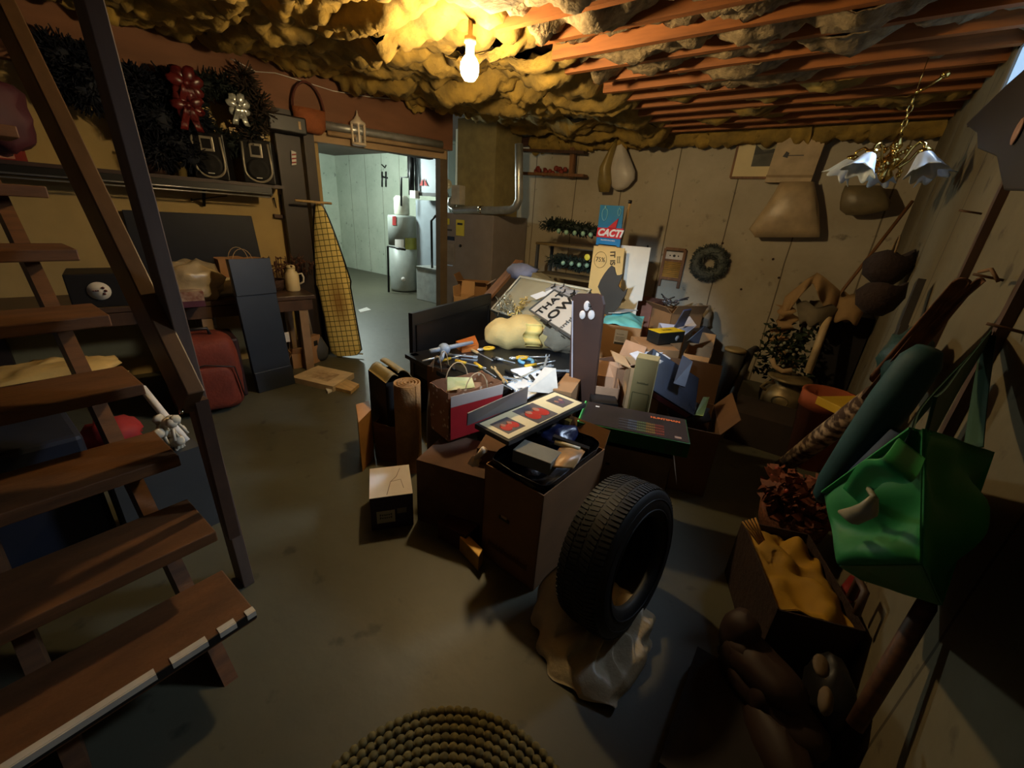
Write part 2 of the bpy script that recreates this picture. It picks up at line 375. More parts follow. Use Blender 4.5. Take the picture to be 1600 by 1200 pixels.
# insulation: sagging batts on the left, tufts between the exposed joists on the right
def insz(x,y,s):
    t=max(0,min(1,(-2.5-x)/1.1)); base=2.455+.085*t*t*(3-2*t)
    w_=Vector((x*.9,y*1.7,s*.5)); q=w_+Vector((noise.noise(w_*2+Vector((9,0,0))),noise.noise(w_*2+Vector((0,7,0))),0))*.35
    a=abs(noise.noise(q*1.6)); b=abs(noise.noise(q*4.1+Vector((3,1,s)))); c=noise.noise(Vector((x*13,y*16,s)))
    z=base-.26*a*(1-.5*t)-.10*b+.02*c+.022*noise.noise(Vector((x*26,y*22,s*2)))
    d=math.hypot(x-BULB_POS.x,y-BULB_POS.y); lim=BULB_POS.z+.15-.25*max(0,d-.22)
    return max(z,min(lim,2.45))
for k,y in enumerate(JY[:-1]):
    y1=y; y0=JY[k+1]
    def fn(u,v,y0=y0,y1=y1,k=k):
        x=-4.15+u*(2.62+.12*math.sin(k*1.7)); ww=.235*1.03; yy=(y0+y1)/2+(v-.5)*ww
        yy+=.03*noise.noise(Vector((x*3,k*5.1,0)))
        z=insz(x,yy,k*.37)
        e=abs(v-.5)*2
        z+=.05*max(0,e-.72)/.28 
        eu=max(0,(u-.965))/.035; z+=.12*eu*eu
        z=min(z,2.56)
        z=min(z,2.60); x2=x
        lim=lwx(yy)+.2
        return (max(x2,lim),yy,max(z,2.18))
    one(MB().grid(fn,90,10,.012),'insulation_batt',ins,'yellow fibreglass batt sagging below the joists, %s from the back wall'%ORD[k],'insulation','sagging insulation batts')
    def f2(u,v,y0=y0,y1=y1,k=k):
        x=-1.5+u*1.93; yy=y0+.02+v*.195
        s=abs(noise.noise(Vector((x*2.2,k*3.3,1)))); t=noise.noise(Vector((x*9,yy*14,k)))
        z=2.455-.20*s-.05*t-.03*math.sin(math.pi*v)-(.03 if k>6 else 0)+.02*noise.noise(Vector((x*30,yy*30,2)))
        return (x,yy,min(max(z,2.30),2.57))
    one(MB().grid(f2,70,6,.01),'insulation_batt',insw if k>4 else ins,'torn pale insulation tucked between exposed joists, %s bay from the back wall'%ORD[k],'insulation','insulation between the exposed joists')
# hanging strips along the back edge
for k in range(9):
    x0=-3.35+k*.42
    def fn(u,v,x0=x0,k=k):
        x=x0+u*.44; n_=noise.noise(Vector((x*5,k,0)))
        z=2.44-.17*v-.05*v*abs(noise.noise(Vector((x*9,v*3,k))))*2; y=4.83-.07*math.sin(v*3)-.05*noise.noise(Vector((x*12,v*6,k)))
        return (x,y,z)
    one(MB().grid(fn,16,8,.02),'insulation_strip',ins,'%s torn yellow insulation piece from the left hanging above the back wall'%ORD[k],'insulation','insulation pieces along the back wall top')
# ------------------------------------------------------------------ bulb
bt=thing('light_bulb','glowing bare bulb hanging in a socket among the insulation','light bulb',BULB_POS)
m=MB(); m.lathe(BULB_POS,[(.004,-.075),(.026,-.07),(.042,-.05),(.048,-.022),(.046,.0),(.036,.02),(.022,.036)],16)
m.build('glass',mat('bulb_glow',(255,240,200),.3,var=0,emit=(1,.73,.37),estr=BULB_E),bt)
m=MB(); m.lathe(BULB_POS,[(.018,.033),(.022,.04),(.022,.08),(.03,.085),(.03,.11),(.012,.115),(.012,.3)],14); m.build('socket',mat('socket_white',(190,170,130),.5,var=0),bt)
# ================================================================== STAIRS (one thing)
st=thing('staircase','open-riser wooden basement stairs with handrail and newel post at left','staircase',(-1.56,.0,0))
def tx(k): return -1.15-.2*(k-1)
for k in range(1,10):
    z=.2*k+.05; xf=tx(k)
    m=MB().box((xf-.12,-.2,z-.02),(.25,1.0,.04)); t=m.build('tread',wood,st,bevel=.004)
    if k==1:
        m=MB(); 
        for j,(a,b) in enumerate([(.275,.3),(.20,.245),(.085,.17),(-.55,.05)]):
            m.box((xf+.007,(a+b)/2,z-.008),(.006,b-a,.02)); m.box((xf-.004,(a+b)/2,z+.0015),(.02,b-a,.003))
        m.build('white_edge_tape',rgb('tape_white',(196,186,166)),t)
        m=MB().box((xf+.006,-.12,z-.015),(.004,.84,.03)); m.build('black_edge_strip',black,t)
for y in (.20,-.14,-.60):
    m=MB(); a=Vector((-.86,y,-.0)); b=Vector((-3.0,y,2.14))
    d=Vector((-1,0,1)).normalized(); n=Vector((1,0,1)).normalized()
    # board lying under the treads
    p=[Vector((-1.17,y,0)),Vector((-1.36,y,0)),Vector((-3.26,y,1.90)),Vector((-3.15,y,1.98))]
    m.slab([Vector((q.x,q.y+.02,q.z)) for q in p],.04,(0,-1,0)); m.build('stringer',wood,st)
m=MB().bar((-1.56,.4,0),(-1.60,.37,2.54),.088,.04,(.0,1,0)); m.build('newel_post',mat('post_wood',(104,84,70),.6,var=.1,scale=4,stretch=(8,8,1)),st,bevel=.003)
ra=at(291,598,y=.35); rb=at(40,78,y=.35)
dd=(rb-ra).normalized(); rb=ra+dd*1.75
ra=ra-dd*.02
m=MB().bar(ra-Vector((0,0,.05)),rb-Vector((0,0,.05)),.045,.165,(0,0,1)); m.build('handrail',mat('rail_wood',(92,66,42),.45,var=.12,scale=4,stretch=(3,8,3)),st,bevel=.004)
m=MB(); q=ra-Vector((0,0,.1))+dd*.03; m.tube([q+Vector((0,-.023,0)),q+Vector((0,-.034,0))],.008,8); m.build('bolt_head',chrome,st)
m=MB().bar((ra.x-.02,.375,ra.z-.05),(ra.x-.02,.375,.30),.035,.035,(0,1,0)); m.build('baluster',woodd,st)
# ------------------------------------------------------------------ things under / behind the stairs
def bag_blob(nm,lab,cat,c,r,mt,wob=.35,box=.7,seed=1,n=26,group=None,wf=3):
    m=MB(); m.ball(c,r,n,wob,wf,seed,box=box); return one(m,nm,mt,lab,cat,group)
c=at(75,582,x=-2.6); bag_blob('sack','tan fabric sack lying behind the fourth stair tread','sack',(c.x,c.y-.02,c.z-.03),(.14,.24,.07),rgb('tan_cloth',(176,146,84),.8,bump=.4,bscale=12),seed=4)
m=MB(); 
m.box((-2.45,-.25,.28),(.6,.8,.56)); one(m,'footlocker',rgb('navy_dark',(24,28,42),.6),'big dark blue footlocker under the stairs, seen between the treads','footlocker',bevel=.02)
c=at(20,160,x=-3.2); m=MB().ball((c.x-.05,c.y-.1,c.z-.06),(.12,.15,.16),24,.3,3,5,box=.8); one(m,'tote_bag',rgb('magenta_bag',(60,10,26),.7,bump=.3,bscale=10),'dark pink bag on the shelf end behind the stairs','bag')
# white pole and crocheted cloth
a=at(222,606,x=-2.25); b=at(272,668,x=-2.05)
m=MB().tube([a,b,(b.x+.04,b.y+.02,b.z-.06)],.016,8); one(m,'white_pole',paper,'short white pole slanting behind the stairs above the tassels','pole')
m=MB(); random.seed(3)
for i in range(26):
    q=at(245+random.random()*38,655+random.random()*38,x=-2.0-.1*random.random()); m.ball((q.x,q.y,q.z),(.022,.022,.022),8,.4,3,i)
    m.tube([q,(q.x+random.uniform(-.04,.04),q.y+random.uniform(-.03,.03),q.z-.07)],.006,5)
one(m,'tassel_bunch',rgb('wool_white',(206,196,172),.9),'white woolly tassels bunched by the stair edge','tassels')
q=at(264,690,x=-2.05)
one(MB().box((q.x-.08,q.y-.06,q.z/2-.02),(.26,.3,q.z-.04)),'laundry_bin',greyd,'dark bin under the white tassels beside the stairs','bin')
q=at(185,675,x=-2.25); m=MB().ball((q.x-.1,q.y,q.z-.05),(.1,.1,.08),16,.4,4,9); one(m,'red_cloth',red,'small red and white cloth seen under the stair tread','cloth')
m=MB()
q=at(155,455,x=-3.1); T=Matrix.Translation(q)@Matrix.Rotation(-.2,4,'Z')
tb=thing('black_box','dark box with a round white emblem on the bench end','box',q+Vector((-.15,0,-.09)))
MB(T).box((-.14,0,0),(.26,.24,.18)).build('body',black,tb,bevel=.006)
E_=MB(T); E_.lathe((-.008,0,0),[(.048,0),(.048,.003)],24,Matrix.Rotation(R(90),3,'Y')); em=E_.build('white_emblem',rgb('emblem_white',(200,190,170)),tb)
m=MB(T); 
for (y,z,r_) in [(.018,.016,.007),(.026,.0,.007),(.018,-.016,.007),(-.012,.002,.004),(-.022,.002,.004),(-.003,.002,.004)]: m.lathe((-.003,y,z),[(r_,0),(r_,.002)],8,Matrix.Rotation(R(90),3,'Y'))
m.build('emblem_marks',rgb('emblem_brown',(90,40,36)),em)
# ================================================================== WORKBENCH
BZ=.70
bA=lw(-120,470,.0); 
wbn=thing('workbench','long dark wooden workbench along the yellow plywood wall','workbench',(-3.9,1.2,0))
def ls(y,d,z): p=Vector((lwx(y),y,z))+LN*d; return p
m=MB().prism([ls(-.9,.0,BZ),ls(-.9,.62,BZ),ls(2.06,.62,BZ),ls(2.06,.0,BZ)],BZ-.035); m.build('bench_top',mat('bench_wood',(78,58,46),.42,var=.15,scale=5,stretch=(4,1,1)),wbn,bevel=.004)
m=MB().bar(ls(-.9,.6,BZ-.085),ls(2.03,.6,BZ-.085),.03,.09); m.build('front_rail',woodd,wbn)
m=MB().bar(ls(-.9,.05,BZ-.085),ls(2.03,.05,BZ-.085),.03,.09); m.build('back_rail',woodd,wbn)
for y in (1.95,1.25,.1,-.8):
    for d in (.06,.57):
        p=ls(y,d,0); MB().box((p.x,p.y,(BZ-.035)/2),(.07,.07,BZ-.035),RZ).build('leg',mat('leg_wood',(150,122,92),.6,var=.1) if y>1.2 else woodd,wbn)
# outlet below bench
q=lw(330,503,.0); T=Matrix.Translation(q)@RZ.to_4x4()
ot=thing('wall_outlet','white double wall outlet under the workbench','outlet',q)
MB(T).box((.004,0,0),(.008,.075,.115)).build('plate',rgb('outlet_white',(190,186,176)),ot,bevel=.002)
m=MB(T)
for z in (-.026,.026): m.lathe((.008,0,z),[(.018,0),(.018,.003)],12,Matrix.Rotation(R(90),3,'Y'))
m.build('socket_face',black,ot)
# red suitcase
q=at(345,645,z=0); T=TR(-3.27,.90,0,R(-12))
sc_=thing('suitcase','rust red soft suitcase standing under the workbench','suitcase',M=T)
rs=rgb('rust_fabric',(112,42,24),.75,var=.18,scale=7,bump=.3,bscale=60)
MB(T).ball((-.14,0,.28),(.17,.22,.28),28,.05,2,3,box=.42).build('body',rs,sc_)
MB(T).ball((.03,0,.2),(.04,.16,.16),20,.05,2,3,box=.5).build('front_pocket',rs,sc_)
MB(T).tube([(-.1,-.08,.55),(-.1,-.07,.6),(-.1,.07,.6),(-.1,.08,.55)],.012,8).build('handle',black,sc_)
MB(T).tube([(.02,-.2,.1),(.045,-.17,.34),(.05,0,.38),(.045,.17,.34),(.02,.2,.1)],.005,6).build('zip',black,sc_)
T=TR(-3.62,1.02,0,R(-12)); m=MB(T).box((0,0,.24),(.34,.42,.48)); one(m,'storage_bin',rgb('maroon_dark',(44,18,20),.6),'dark maroon bin in shadow behind the rust suitcase','bin',bevel=.02)
# tall black panel leaning
bb=thing('tall_cabinet_panel','tall flat black fluted cabinet panel leaning on the workbench front','panel',(-3.4,1.4,0))
A=at(412,612,z=.0); B=at(452,601,z=.0)
u=(B-A).normalized(); up=Vector((0,0,1))
tp=at(405,404,z=1.0)
lean=Vector((-.12,.0,1.04))
P=[A,B,B+lean+u*0.0,A+lean]
# widths from the photo: top edge spans (362,408)-(437,404)
tA=A+lean; 
nrm=(B-A).cross(lean).normalized()
W_=.30
A2=A-u*.04; B2=A+u*(W_-.04)
blk=rgb('blue_black_lacquer',(34,40,50),.4,var=.05)
MB().slab([A2,B2,B2+lean,A2+lean],-.035,nrm).build('board',blk,bb,bevel=.003)
MB().slab([A2+lean*.0+nrm*.001,B2+nrm*.001,B2+lean*.16+nrm*.001,A2+lean*.16+nrm*.001],.012,nrm).build('base_block',blk,bb,bevel=.003)
MB().slab([A2+lean*.74+nrm*.001,B2+lean*.74+nrm*.001,B2+lean*1.0+nrm*.001,A2+lean*1.0+nrm*.001],.012,nrm).build('top_block',blk,bb,bevel=.003)
# things on the bench
q=ls(.55,.42,BZ)
def cart(name,lab,cat,T,w_,d_,h_,mt,open_=False,flaps=(),tape=None,group=None,lbl=None,top=None,lid=None):
    o=thing(name,lab,cat,M=T,group=group); t=.005
    if not open_:
        MB(T).box((0,0,h_/2),(w_,d_,h_)).build('body',mt,o,bevel=.002)
    else:
        m=MB(T); m.box((0,0,t/2),(w_,d_,t))
        for s in(-1,1):
            m.box((s*(w_/2-t/2),0,h_/2),(t,d_,h_)); m.box((0,s*(d_/2-t/2),h_/2),(w_,t,h_))
        m.build('body',mt,o)
    for (side,ang,ln) in flaps:
        sx,sy={'e':(1,0),'w':(-1,0),'n':(0,1),'s':(0,-1)}[side]
        edge=Vector((sx*w_/2,sy*d_/2,h_)); out=Vector((sx,sy,0)); al=Vector((-sy,sx,0)); half=(d_ if sx else w_)/2-.004
        dv=out*math.cos(R(ang))+Vector((0,0,1))*math.sin(R(ang))
        p=[edge-al*half,edge+al*half,edge+al*half*.97+dv*ln,edge-al*half*.97+dv*ln]
        MB(T).slab(p,.005).build('flap',mt,o)
    if tape: MB(T).box((0,0,h_+.0008),(w_*1.002,.05,.0012) if tape=='x' else (.05,d_*1.002,.0012)).build('tape',rgb('packing_tape',(176,140,90),.25),o)
    if lbl:
        (side,cx,cz,lw_,lh,lm)=lbl
        c={'s':(cx,-d_/2-.001,cz),'n':(cx,d_/2+.001,cz),'e':(w_/2+.001,cx,cz),'w':(-w_/2-.001,cx,cz),'t':(cx,cz,h_+.001)}[side]
        dm={'s':(lw_,.0015,lh),'n':(lw_,.0015,lh),'e':(.0015,lw_,lh),'w':(.0015,lw_,lh),'t':(lw_,lh,.0015)}[side]
        MB(T).box(c,dm).build('label',lm,o)
    if top: MB(T).box((0,0,h_+.001),(w_,d_,.002)).build('top_print',top,o)
    return o
q=at(330,468,z=BZ)
def benchT(px,py,rz=0): q=at(px,py,z=BZ); return TR(q.x,q.y,BZ,rz-math.atan(.2))
T=benchT(292,462); T=TR(-3.72,.98,BZ,-.2)
o=cart('printed_box','white topped purple printed box on the workbench','box',T,.2,.26,.11,rgb('purple_card',(86,44,62),.5)); 
mp=mat('white_swirl_print',(214,200,178),.4,c2=(120,74,60),scale=14,var=.1)
MB(T).box((.101,0,.078),(.002,.258,.064)).build('printed_panel',mp,o); MB(T).box((0,0,.111),(.2,.26,.002)).build('top_print',mp,o)
# dark panel standing on the wall behind
p=[lw(205,336,.03),lw(392,341,.03),lw(402,372,.03),lw(402,400,.03),lw(212,395,.03)]
z1=lw(300,333,.03).z; y0=lw(195,340,.03).y; y1=lw(393,340,.03).y
dp=thing('tv_panel','wide flat black panel screen standing against the plywood wall','television',ls(y0,.06,BZ))
MB().slab([ls(y0,.03,BZ),ls(y1+.04,.03,BZ),ls(y1,.03,z1),ls(y0,.03,z1)],.04,LN).build('screen',rgb('panel_navy',(20,24,38),.5),dp,bevel=.004)
MB().slab([ls(y0,.072,BZ),ls(y1+.04,.072,BZ),ls(y1+.04,.072,BZ+.03),ls(y0,.072,BZ+.03)],.006,LN).build('bezel',black,dp)
# paper bag, plastic bag
def paperbag(name,lab,T,w_,d_,h_,mt,handles=True,band=None,cat='paper bag',crush=.02,seed=0):
    o=thing(name,lab,cat,M=T)
    def side(u,v):
        per=[(-w_/2,-d_/2),(w_/2,-d_/2),(w_/2,d_/2),(-w_/2,d_/2),(-w_/2,-d_/2)]
        s=u*4; i=min(3,int(s)); f=s-i
        x=per[i][0]*(1-f)+per[i+1][0]*f; y=per[i][1]*(1-f)+per[i+1][1]*f
        n_=noise.noise(Vector((x*12,y*12,v*4+seed)))
        k=1+.04*v+crush*n_*4*v
        return (x*k,y*k,h_*v+.015*v*noise.noise(Vector((x*20,y*20,seed))))
    m=MB(T); 
    m.grid(side,32,8,.002,smooth=False); m.box((0,0,.002),(w_,d_,.004)); m.build('bag_body',mt,o)
    if handles:
        for s in(-1,1):
            pts=[(w_*.22*math.cos(a),s*d_/2*1.03,h_-.03+.11*math.sin(a)) for a in [math.pi*i/10 for i in range(11)]]
            MB(T).tube(pts,.0028,6).build('handle',mat('paper_twine',(190,160,120),.8),o)
    return o
q=lw(375,410,.25); T=TR(q.x+.02,q.y,BZ,R(80))
paperbag('paper_bag','brown paper shopping bag with twisted handles on the workbench',T,.34,.16,.29,card,seed=2)
q=at(300,425,x=-3.85)
def film(name,lab,c,r,seed,mt=bagw,cat='plastic bag',wob=.35,n=30,M=None,wf=2.5,box=.85): m=MB(); m.ball(c,r,n,wob,wf,seed,M,box); return one(m,name,mt,lab,cat)
film('plastic_bag','crumpled clear plastic bag lying beside the brown paper bag on the bench',(q.x,q.y-.02,BZ+.15),(.13,.22,.15),12,rgb('grey_film',(168,150,118),.3,bump=.8,bscale=14))
q=at(355,452,z=BZ+.06); film('plastic_wrap','white wrinkled plastic wrap spilling over the bench edge behind the black panel',(q.x-.05,q.y,BZ+.07),(.09,.12,.08),31,rgb('white_film',(206,190,160),.35,bump=.8,bscale=14))
# thermos jug
q=at(458,452,z=BZ); q.x+=.07; q.y-=.03; tj=thing('thermos_jug','cream insulated thermos jug with handle on the bench end','jug',(q.x,q.y,BZ))
crm=rgb('cream_plastic',(224,206,160),.35,var=.03)
MB().lathe((q.x,q.y,BZ),[(.052,0),(.058,.01),(.058,.135),(.052,.16),(.035,.185),(.033,.2)],22).build('jug_body',crm,tj)
MB().lathe((q.x,q.y,BZ+.2),[(.036,0),(.036,.02),(.028,.03),(.01,.032)],18).build('lid',crm,tj)
hd=Vector((.35,.93,0)); 
MB().tube([Vector((q.x,q.y,BZ))+hd*a+Vector((0,0,b)) for a,b in ((.054,.15),(.085,.155),(.098,.12),(.092,.08),(.056,.06))],.008,8).build('handle',rgb('handle_white',(214,204,190),.4),tj)
# basket with berries behind jug, string lights
m=MB(); random.seed(5); q=at(448,412,x=-3.98)
for i in range(60):
    a=Vector((random.uniform(-.10,.10),random.uniform(-.2,.2),random.uniform(-.04,.08))); p_=Vector((q.x+.02,q.y,q.z-.03))+a
    m.tube([p_-Vector((0,0,.06)),p_,p_+Vector((random.uniform(-.05,.05),random.uniform(-.05,.05),random.uniform(-.02,.06)))],.004,4); m.ball(p_,.012,6)
one(m,'dried_floral_wreath',rgb('dried_brown',(84,50,34),.85,var=.3,scale=30),'dried brown floral bunch behind the thermos jug','dried flowers')
q=Vector((q.x-.02,q.y-.12,BZ)); m=MB().lathe(q,[(.06,0),(.08,.04),(.085,.09),(.08,.1),(.07,.09),(.065,.03),(.05,.01)],18); one(m,'wicker_basket',rgb('wicker_dark',(70,46,32),.8,bump=.8,bscale=60),'small dark wicker basket under the dried flowers on the bench','basket')
# string of little lit bulbs beside the black panel
m=MB(); pts=[at(*p,z=z) for p,z in (((418,408),.84),((421,418),.81),((420,430),.77),((423,446),.72))]
for p in [(416,406),(419,414),(424,419),(420,428),(424,447),(417,420)]:
    q=lw(*p,.52); m.ball(q,.006,8)
ff=thing('string_lights','string of small clear bulbs hanging beside the tall black panel','string lights',lw(420,425,.52))
m.build('bulbs',rgb('warm_glint',(250,230,190),.2,emit=(1,.8,.5),estr=1.5),ff)
MB().tube([lw(*p,.52) for p in [(416,404),(419,414),(424,419),(420,430),(424,448)]],.002,5).build('wire',black,ff)
# ================================================================== SHELF WITH SPEAKERS
def shy(px,py): return lw(px,py,.26)
s0=shy(240,272); s1=shy(453,287)
SZ=(s0.z+s1.z)/2-.01
sh=thing('wall_shelf','long dark wall shelf holding the speakers','shelf',ls(1,.15,SZ-.03))
ya=-.9; yb=s1.y
MB().prism([ls(ya,0,SZ),ls(ya,.28,SZ),ls(yb,.28,SZ),ls(yb,0,SZ)],SZ-.025).build('shelf_board',mat('shelf_dark',(58,42,40),.5,var=.1),sh)
MB().bar(ls(ya,.262,SZ-.055),ls(yb-.1,.262,SZ-.055),.02,.06).build('front_lip',black,sh)
for d,z in ((.29,SZ-.075),(.27,SZ-.10)):
    pr_=MB().tube([ls(.1,d,z),ls(yb-.12,d,z-.0)],.006,8)
    one(pr_,'thin_metal_rod',steel,['thin bright metal rod slung under the speaker shelf','second thin rod slung under the speaker shelf, the lower one'][0 if z==SZ-.075 else 1],'rod')
for y in (0.2,1.45): MB().bar(ls(y,.02,SZ-.2),ls(y,.25,SZ-.03),.02,.02).build('bracket',blackm,sh)
def speaker(px,py,lab,k):
    q=shy(px,py); y=q.y; T=Matrix.Translation(ls(y,.165,SZ))@Matrix.Rotation(-math.atan(.2)-.35,4,'Z')
    o=thing('speaker',lab,'speaker',M=T@Matrix.Scale(1.2,4),group='bookshelf speakers on the wall shelf'); T=T@Matrix.Scale(1.2,4)
    hh=.27
    MB(T).box((0,0,hh/2),(.2,.19,hh)).build('cabinet',black,o,bevel=.006)
    g=MB(T); 
    # silver U-shaped bezel around the woofer
    pts=[(.103,-.075,hh-.02),(.103,-.082,.12)]+[(.103,.082*math.sin(a),.085-.075*math.cos(a)) for a in [R(-80+i*16) for i in range(11)]]+[(.103,.082,.12),(.103,.075,hh-.02)]
    g.tube(pts,.007,8); g.build('silver_trim',rgb('silver_plastic',(170,162,146),.35,metal=.4,var=0),o)
    w_=MB(T); w_.lathe((.1,0,.088),[(.068,0),(.068,.008),(.05,.003),(.02,.006),(.001,.01)],24,Matrix.Rotation(R(90),3,'Y')); w_.build('woofer',rgb('cone_black',(18,17,17),.7),o)
    t_=MB(T); t_.box((.102,0,.205),(.006,.075,.085)); tw=t_.build('tweeter_plate',rgb('silver_plastic',(170,162,146)),o,bevel=.003)
    MB(T).box((.107,0,.205),(.004,.05,.055)).build('tweeter',black,tw)
    MB(T).box((.112,0,.035),(.002,.035,.006)).build('badge',rgb('badge_white',(210,210,200)),o)
    return o
speaker(352,268,'black bookshelf speaker with silver trim, partly under the dark garland',0)
speaker(424,276,'black bookshelf speaker with silver trim at the open end of the shelf',1)
# cups on the shelf
q=shy(297,262); o=thing('plastic_cup','pale cup standing on the shelf left of the speakers','cup',ls(q.y,.2,SZ))
MB().lathe(ls(q.y,.2,SZ),[(.03,0),(.042,.10),(.044,.1),(.04,.1),(.028,.005)],18).build('cup_body',rgb('cup_olive',(150,130,80),.4),o)
q=shy(260,262); m=MB().lathe(ls(q.y,.17,SZ),[(.05,0),(.07,.04),(.072,.1),(.05,.13),(.045,.15)],18); one(m,'ceramic_pot',rgb('pot_dark',(74,56,48),.5),'dark round pot on the shelf behind the newel post','pot')
T=Matrix.Translation(ls(.46,.16,SZ))@Matrix.Rotation(-.3,4,'Z')
cart('small_red_box','small red and pink box on the shelf beside the stairs','box',T,.1,.16,.07,rgb('red_card',(140,40,34)),lbl=('e',0,.035,.09,.05,rgb('pink_label',(206,150,130))))
# dark blue-black tree garland bundle over shelf
def pine(m,c,r,n,seed,ln=.05,th=.0025):
    random.seed(seed)
    for i in range(n):
        while 1:
            v=Vector((random.uniform(-1,1),random.uniform(-1,1),random.uniform(-1,1)))
            if v.length<1: break
        p=Vector(c)+Vector((v.x*r[0],v.y*r[1],v.z*r[2]))
        d=(v.normalized()+Vector((random.uniform(-.6,.6),random.uniform(-.6,.6),random.uniform(-.7,.3)))).normalized()
        q=p+d*ln; s_=d.orthogonal().normalized()*th*2.2
        m.add([p-s_,p+s_,q+s_*.6,q-s_*.6],[(0,1,2,3)],False)
        s2=d.cross(s_); m.add([p-s2,p+s2,q+s2*.6,q-s2*.6],[(0,1,2,3)],False)
pinem=rgb('pine_dark',(24,34,30),.8,var=.3,scale=30)
pineb=rgb('pine_blueblack',(20,26,42),.8,var=.3,scale=30)
def pc(px,py,d=.18): return lw(px,py,d)
gr=thing('wreath','dark pine wreath with a silver bow hanging over the left speaker','wreath',pc(365,180))
m=MB(); c0=pc(352,180,.17)
for i in range(26):
    a=2*math.pi*i/26; c=c0+LT*.20*math.cos(a)+Vector((0,0,.20*math.sin(a))); pine(m,c,(.06,.075,.075),70,i)
m.tube([c0+LT*.20*math.cos(a)+Vector((0,0,.20*math.sin(a))) for a in [2*math.pi*i/24 for i in range(24)]],.035,8,closed=True)
m.build('pine_ring',pinem,gr)
def bow(c,s,mt,parent,seed=0,name='bow'):
    m=MB(); c=Vector(c)
    for k in range(7):
        a=2*math.pi*k/7+.3+seed; d=LT*math.cos(a)+Vector((0,0,1))*math.sin(a); e=d.cross(LN)
        Mq=Matrix(((LN.x,d.x,e.x),(LN.y,d.y,e.y),(LN.z,d.z,e.z))); m.ball(c+d*s*.55+LN*.02*(k%2),(s*.22,s*.5,s*.34),12,.35,3,k,Mq)
    m.ball(c+LN*.02,s*.25,10)
    for k in(-1,1):
        def f(u,v,k=k): return c+LT*(k*s*.5*u+(v-.5)*s*.45)+Vector((0,0,-s*1.6*u))+LN*(.03+.02*math.sin(u*6))
        m.grid(f,8,3,.002)
    return m.build(name,mt,parent)
bow(pc(372,165,.26),.085,rgb('silver_ribbon',(206,208,200),.25,metal=.5,var=.2,scale=20),gr)
g2=thing('garland','dark blue pine garland with a red bow bundled above the shelf','garland',pc(270,170))
m=MB()
for i,(px,py,r_) in enumerate([(230,150,.12),(250,190,.14),(262,140,.12),(275,220,.13),(300,245,.1),(250,240,.1),(300,190,.12),(120,110,.13),(95,90,.13),(135,140,.12),(105,130,.1),(150,100,.1),(215,190,.09),(215,130,.1)]):
    c=pc(px,py,.2); pine(m,c,(r_,r_,r_),420,100+i); m.ball(c,r_*.75,12,.4,4,i)
m.build('pine_branches',pineb,g2)
rb_=rgb('red_ribbon',(96,30,30),.3,var=.2,scale=20)
bow(pc(290,130,.34),.11,rb_,g2); bow(pc(293,165,.34),.10,rb_,g2,2)
g3=thing('garland','sparse brown pine spray sticking out beside the silver bow','garland',pc(400,170))
m=MB()
for i,(px,py) in enumerate([(385,135),(405,160),(400,190),(392,215),(380,120),(412,175)]): pine(m,pc(px,py,.2),(.06,.06,.06),90,300+i,.07)
m.build('pine_spray',rgb('pine_brown',(58,46,34),.8),g3)
o=cart('radio','pale appliance with two knobs on top of the right speaker','radio',Matrix.Translation(ls(shy(412,276).y+.0,.12,SZ+.327))@Matrix.Rotation(-.3,4,'Z'),.14,.24,.07,rgb('cream_aged',(190,164,118),.5))
for k in (-.04,.05):
    MB(WM[o.name]).lathe((.071,k,.038),[(.016,0),(.016,.01)],12,Matrix.Rotation(R(90),3,'Y')).build('knob',black,o)
# black hanging case and dark post beside doorway
T=Matrix.Translation(lw(445,195,.14))@Matrix.Rotation(-.2,4,'Z')
o=thing('black_case','black case hanging high on the dark post left of the doorway','case',M=T)
MB(T).box((0,0,0),(.2,.30,.13)).build('shell',black,o,bevel=.012)
MB(T).box((.102,.09,.0),(.004,.02,.06)).build('clasp',chrome,o)
q=lw(448,215,.08)
one(MB().box((q.x,q.y,1.1),(.06,.2,2.2),RZ),'dark_door_board',rgb('brown_black_board',(40,28,24),.5),'dark upright board between the plywood wall and the doorway','board')
q=lw(458,247,.13); T=Matrix.Translation(q)@Matrix.Rotation(-.2,4,'Z')
o=thing('small_flag','small red and white striped flag tucked on the dark post','flag',M=T)
MB(T).slab([(0,-.02,-.06),(0,.02,-.05),(0,.03,.05),(0,-.01,.06)],.004).build('flag_cloth',paper,o)
m=MB(T)
for k in range(3): m.slab([(.005,-.018+.004*k,-.045+.032*k),(.005,.02+.004*k,-.037+.032*k),(.005,.021+.004*k,-.025+.032*k),(.005,-.017+.004*k,-.033+.032*k)],.002)
m.build('red_stripes',red,o)
# woven oval basket hanging on the beam
q=lw(483,175,.16); T=Matrix.Translation(q)@Matrix.Rotation(-.2,4,'Z')
o=thing('hanging_basket','oval rust wicker basket with tall hoop handle hanging on the beam','basket',M=T)
wk=rgb('rust_wicker',(150,84,44),.8,bump=.8,bscale=70)
MB(T).loft([[Vector((.06*k*math.cos(a),.13*k*math.sin(a),z)) for a in [2*math.pi*i/20 for i in range(20)]] for k,z in ((.7,-.16),(1,-.12),(1.05,-.04),(1.08,.02),(1.0,.02),(.95,-.04),(.8,-.13))]).build('basket_body',wk,o)
MB(T).tube([(0,.13*math.cos(a),.02+.2*math.sin(a)) for a in [math.pi*i/14 for i in range(15)]],.009,8).build('handle',rgb('rust_hoop',(92,40,24),.7),o)
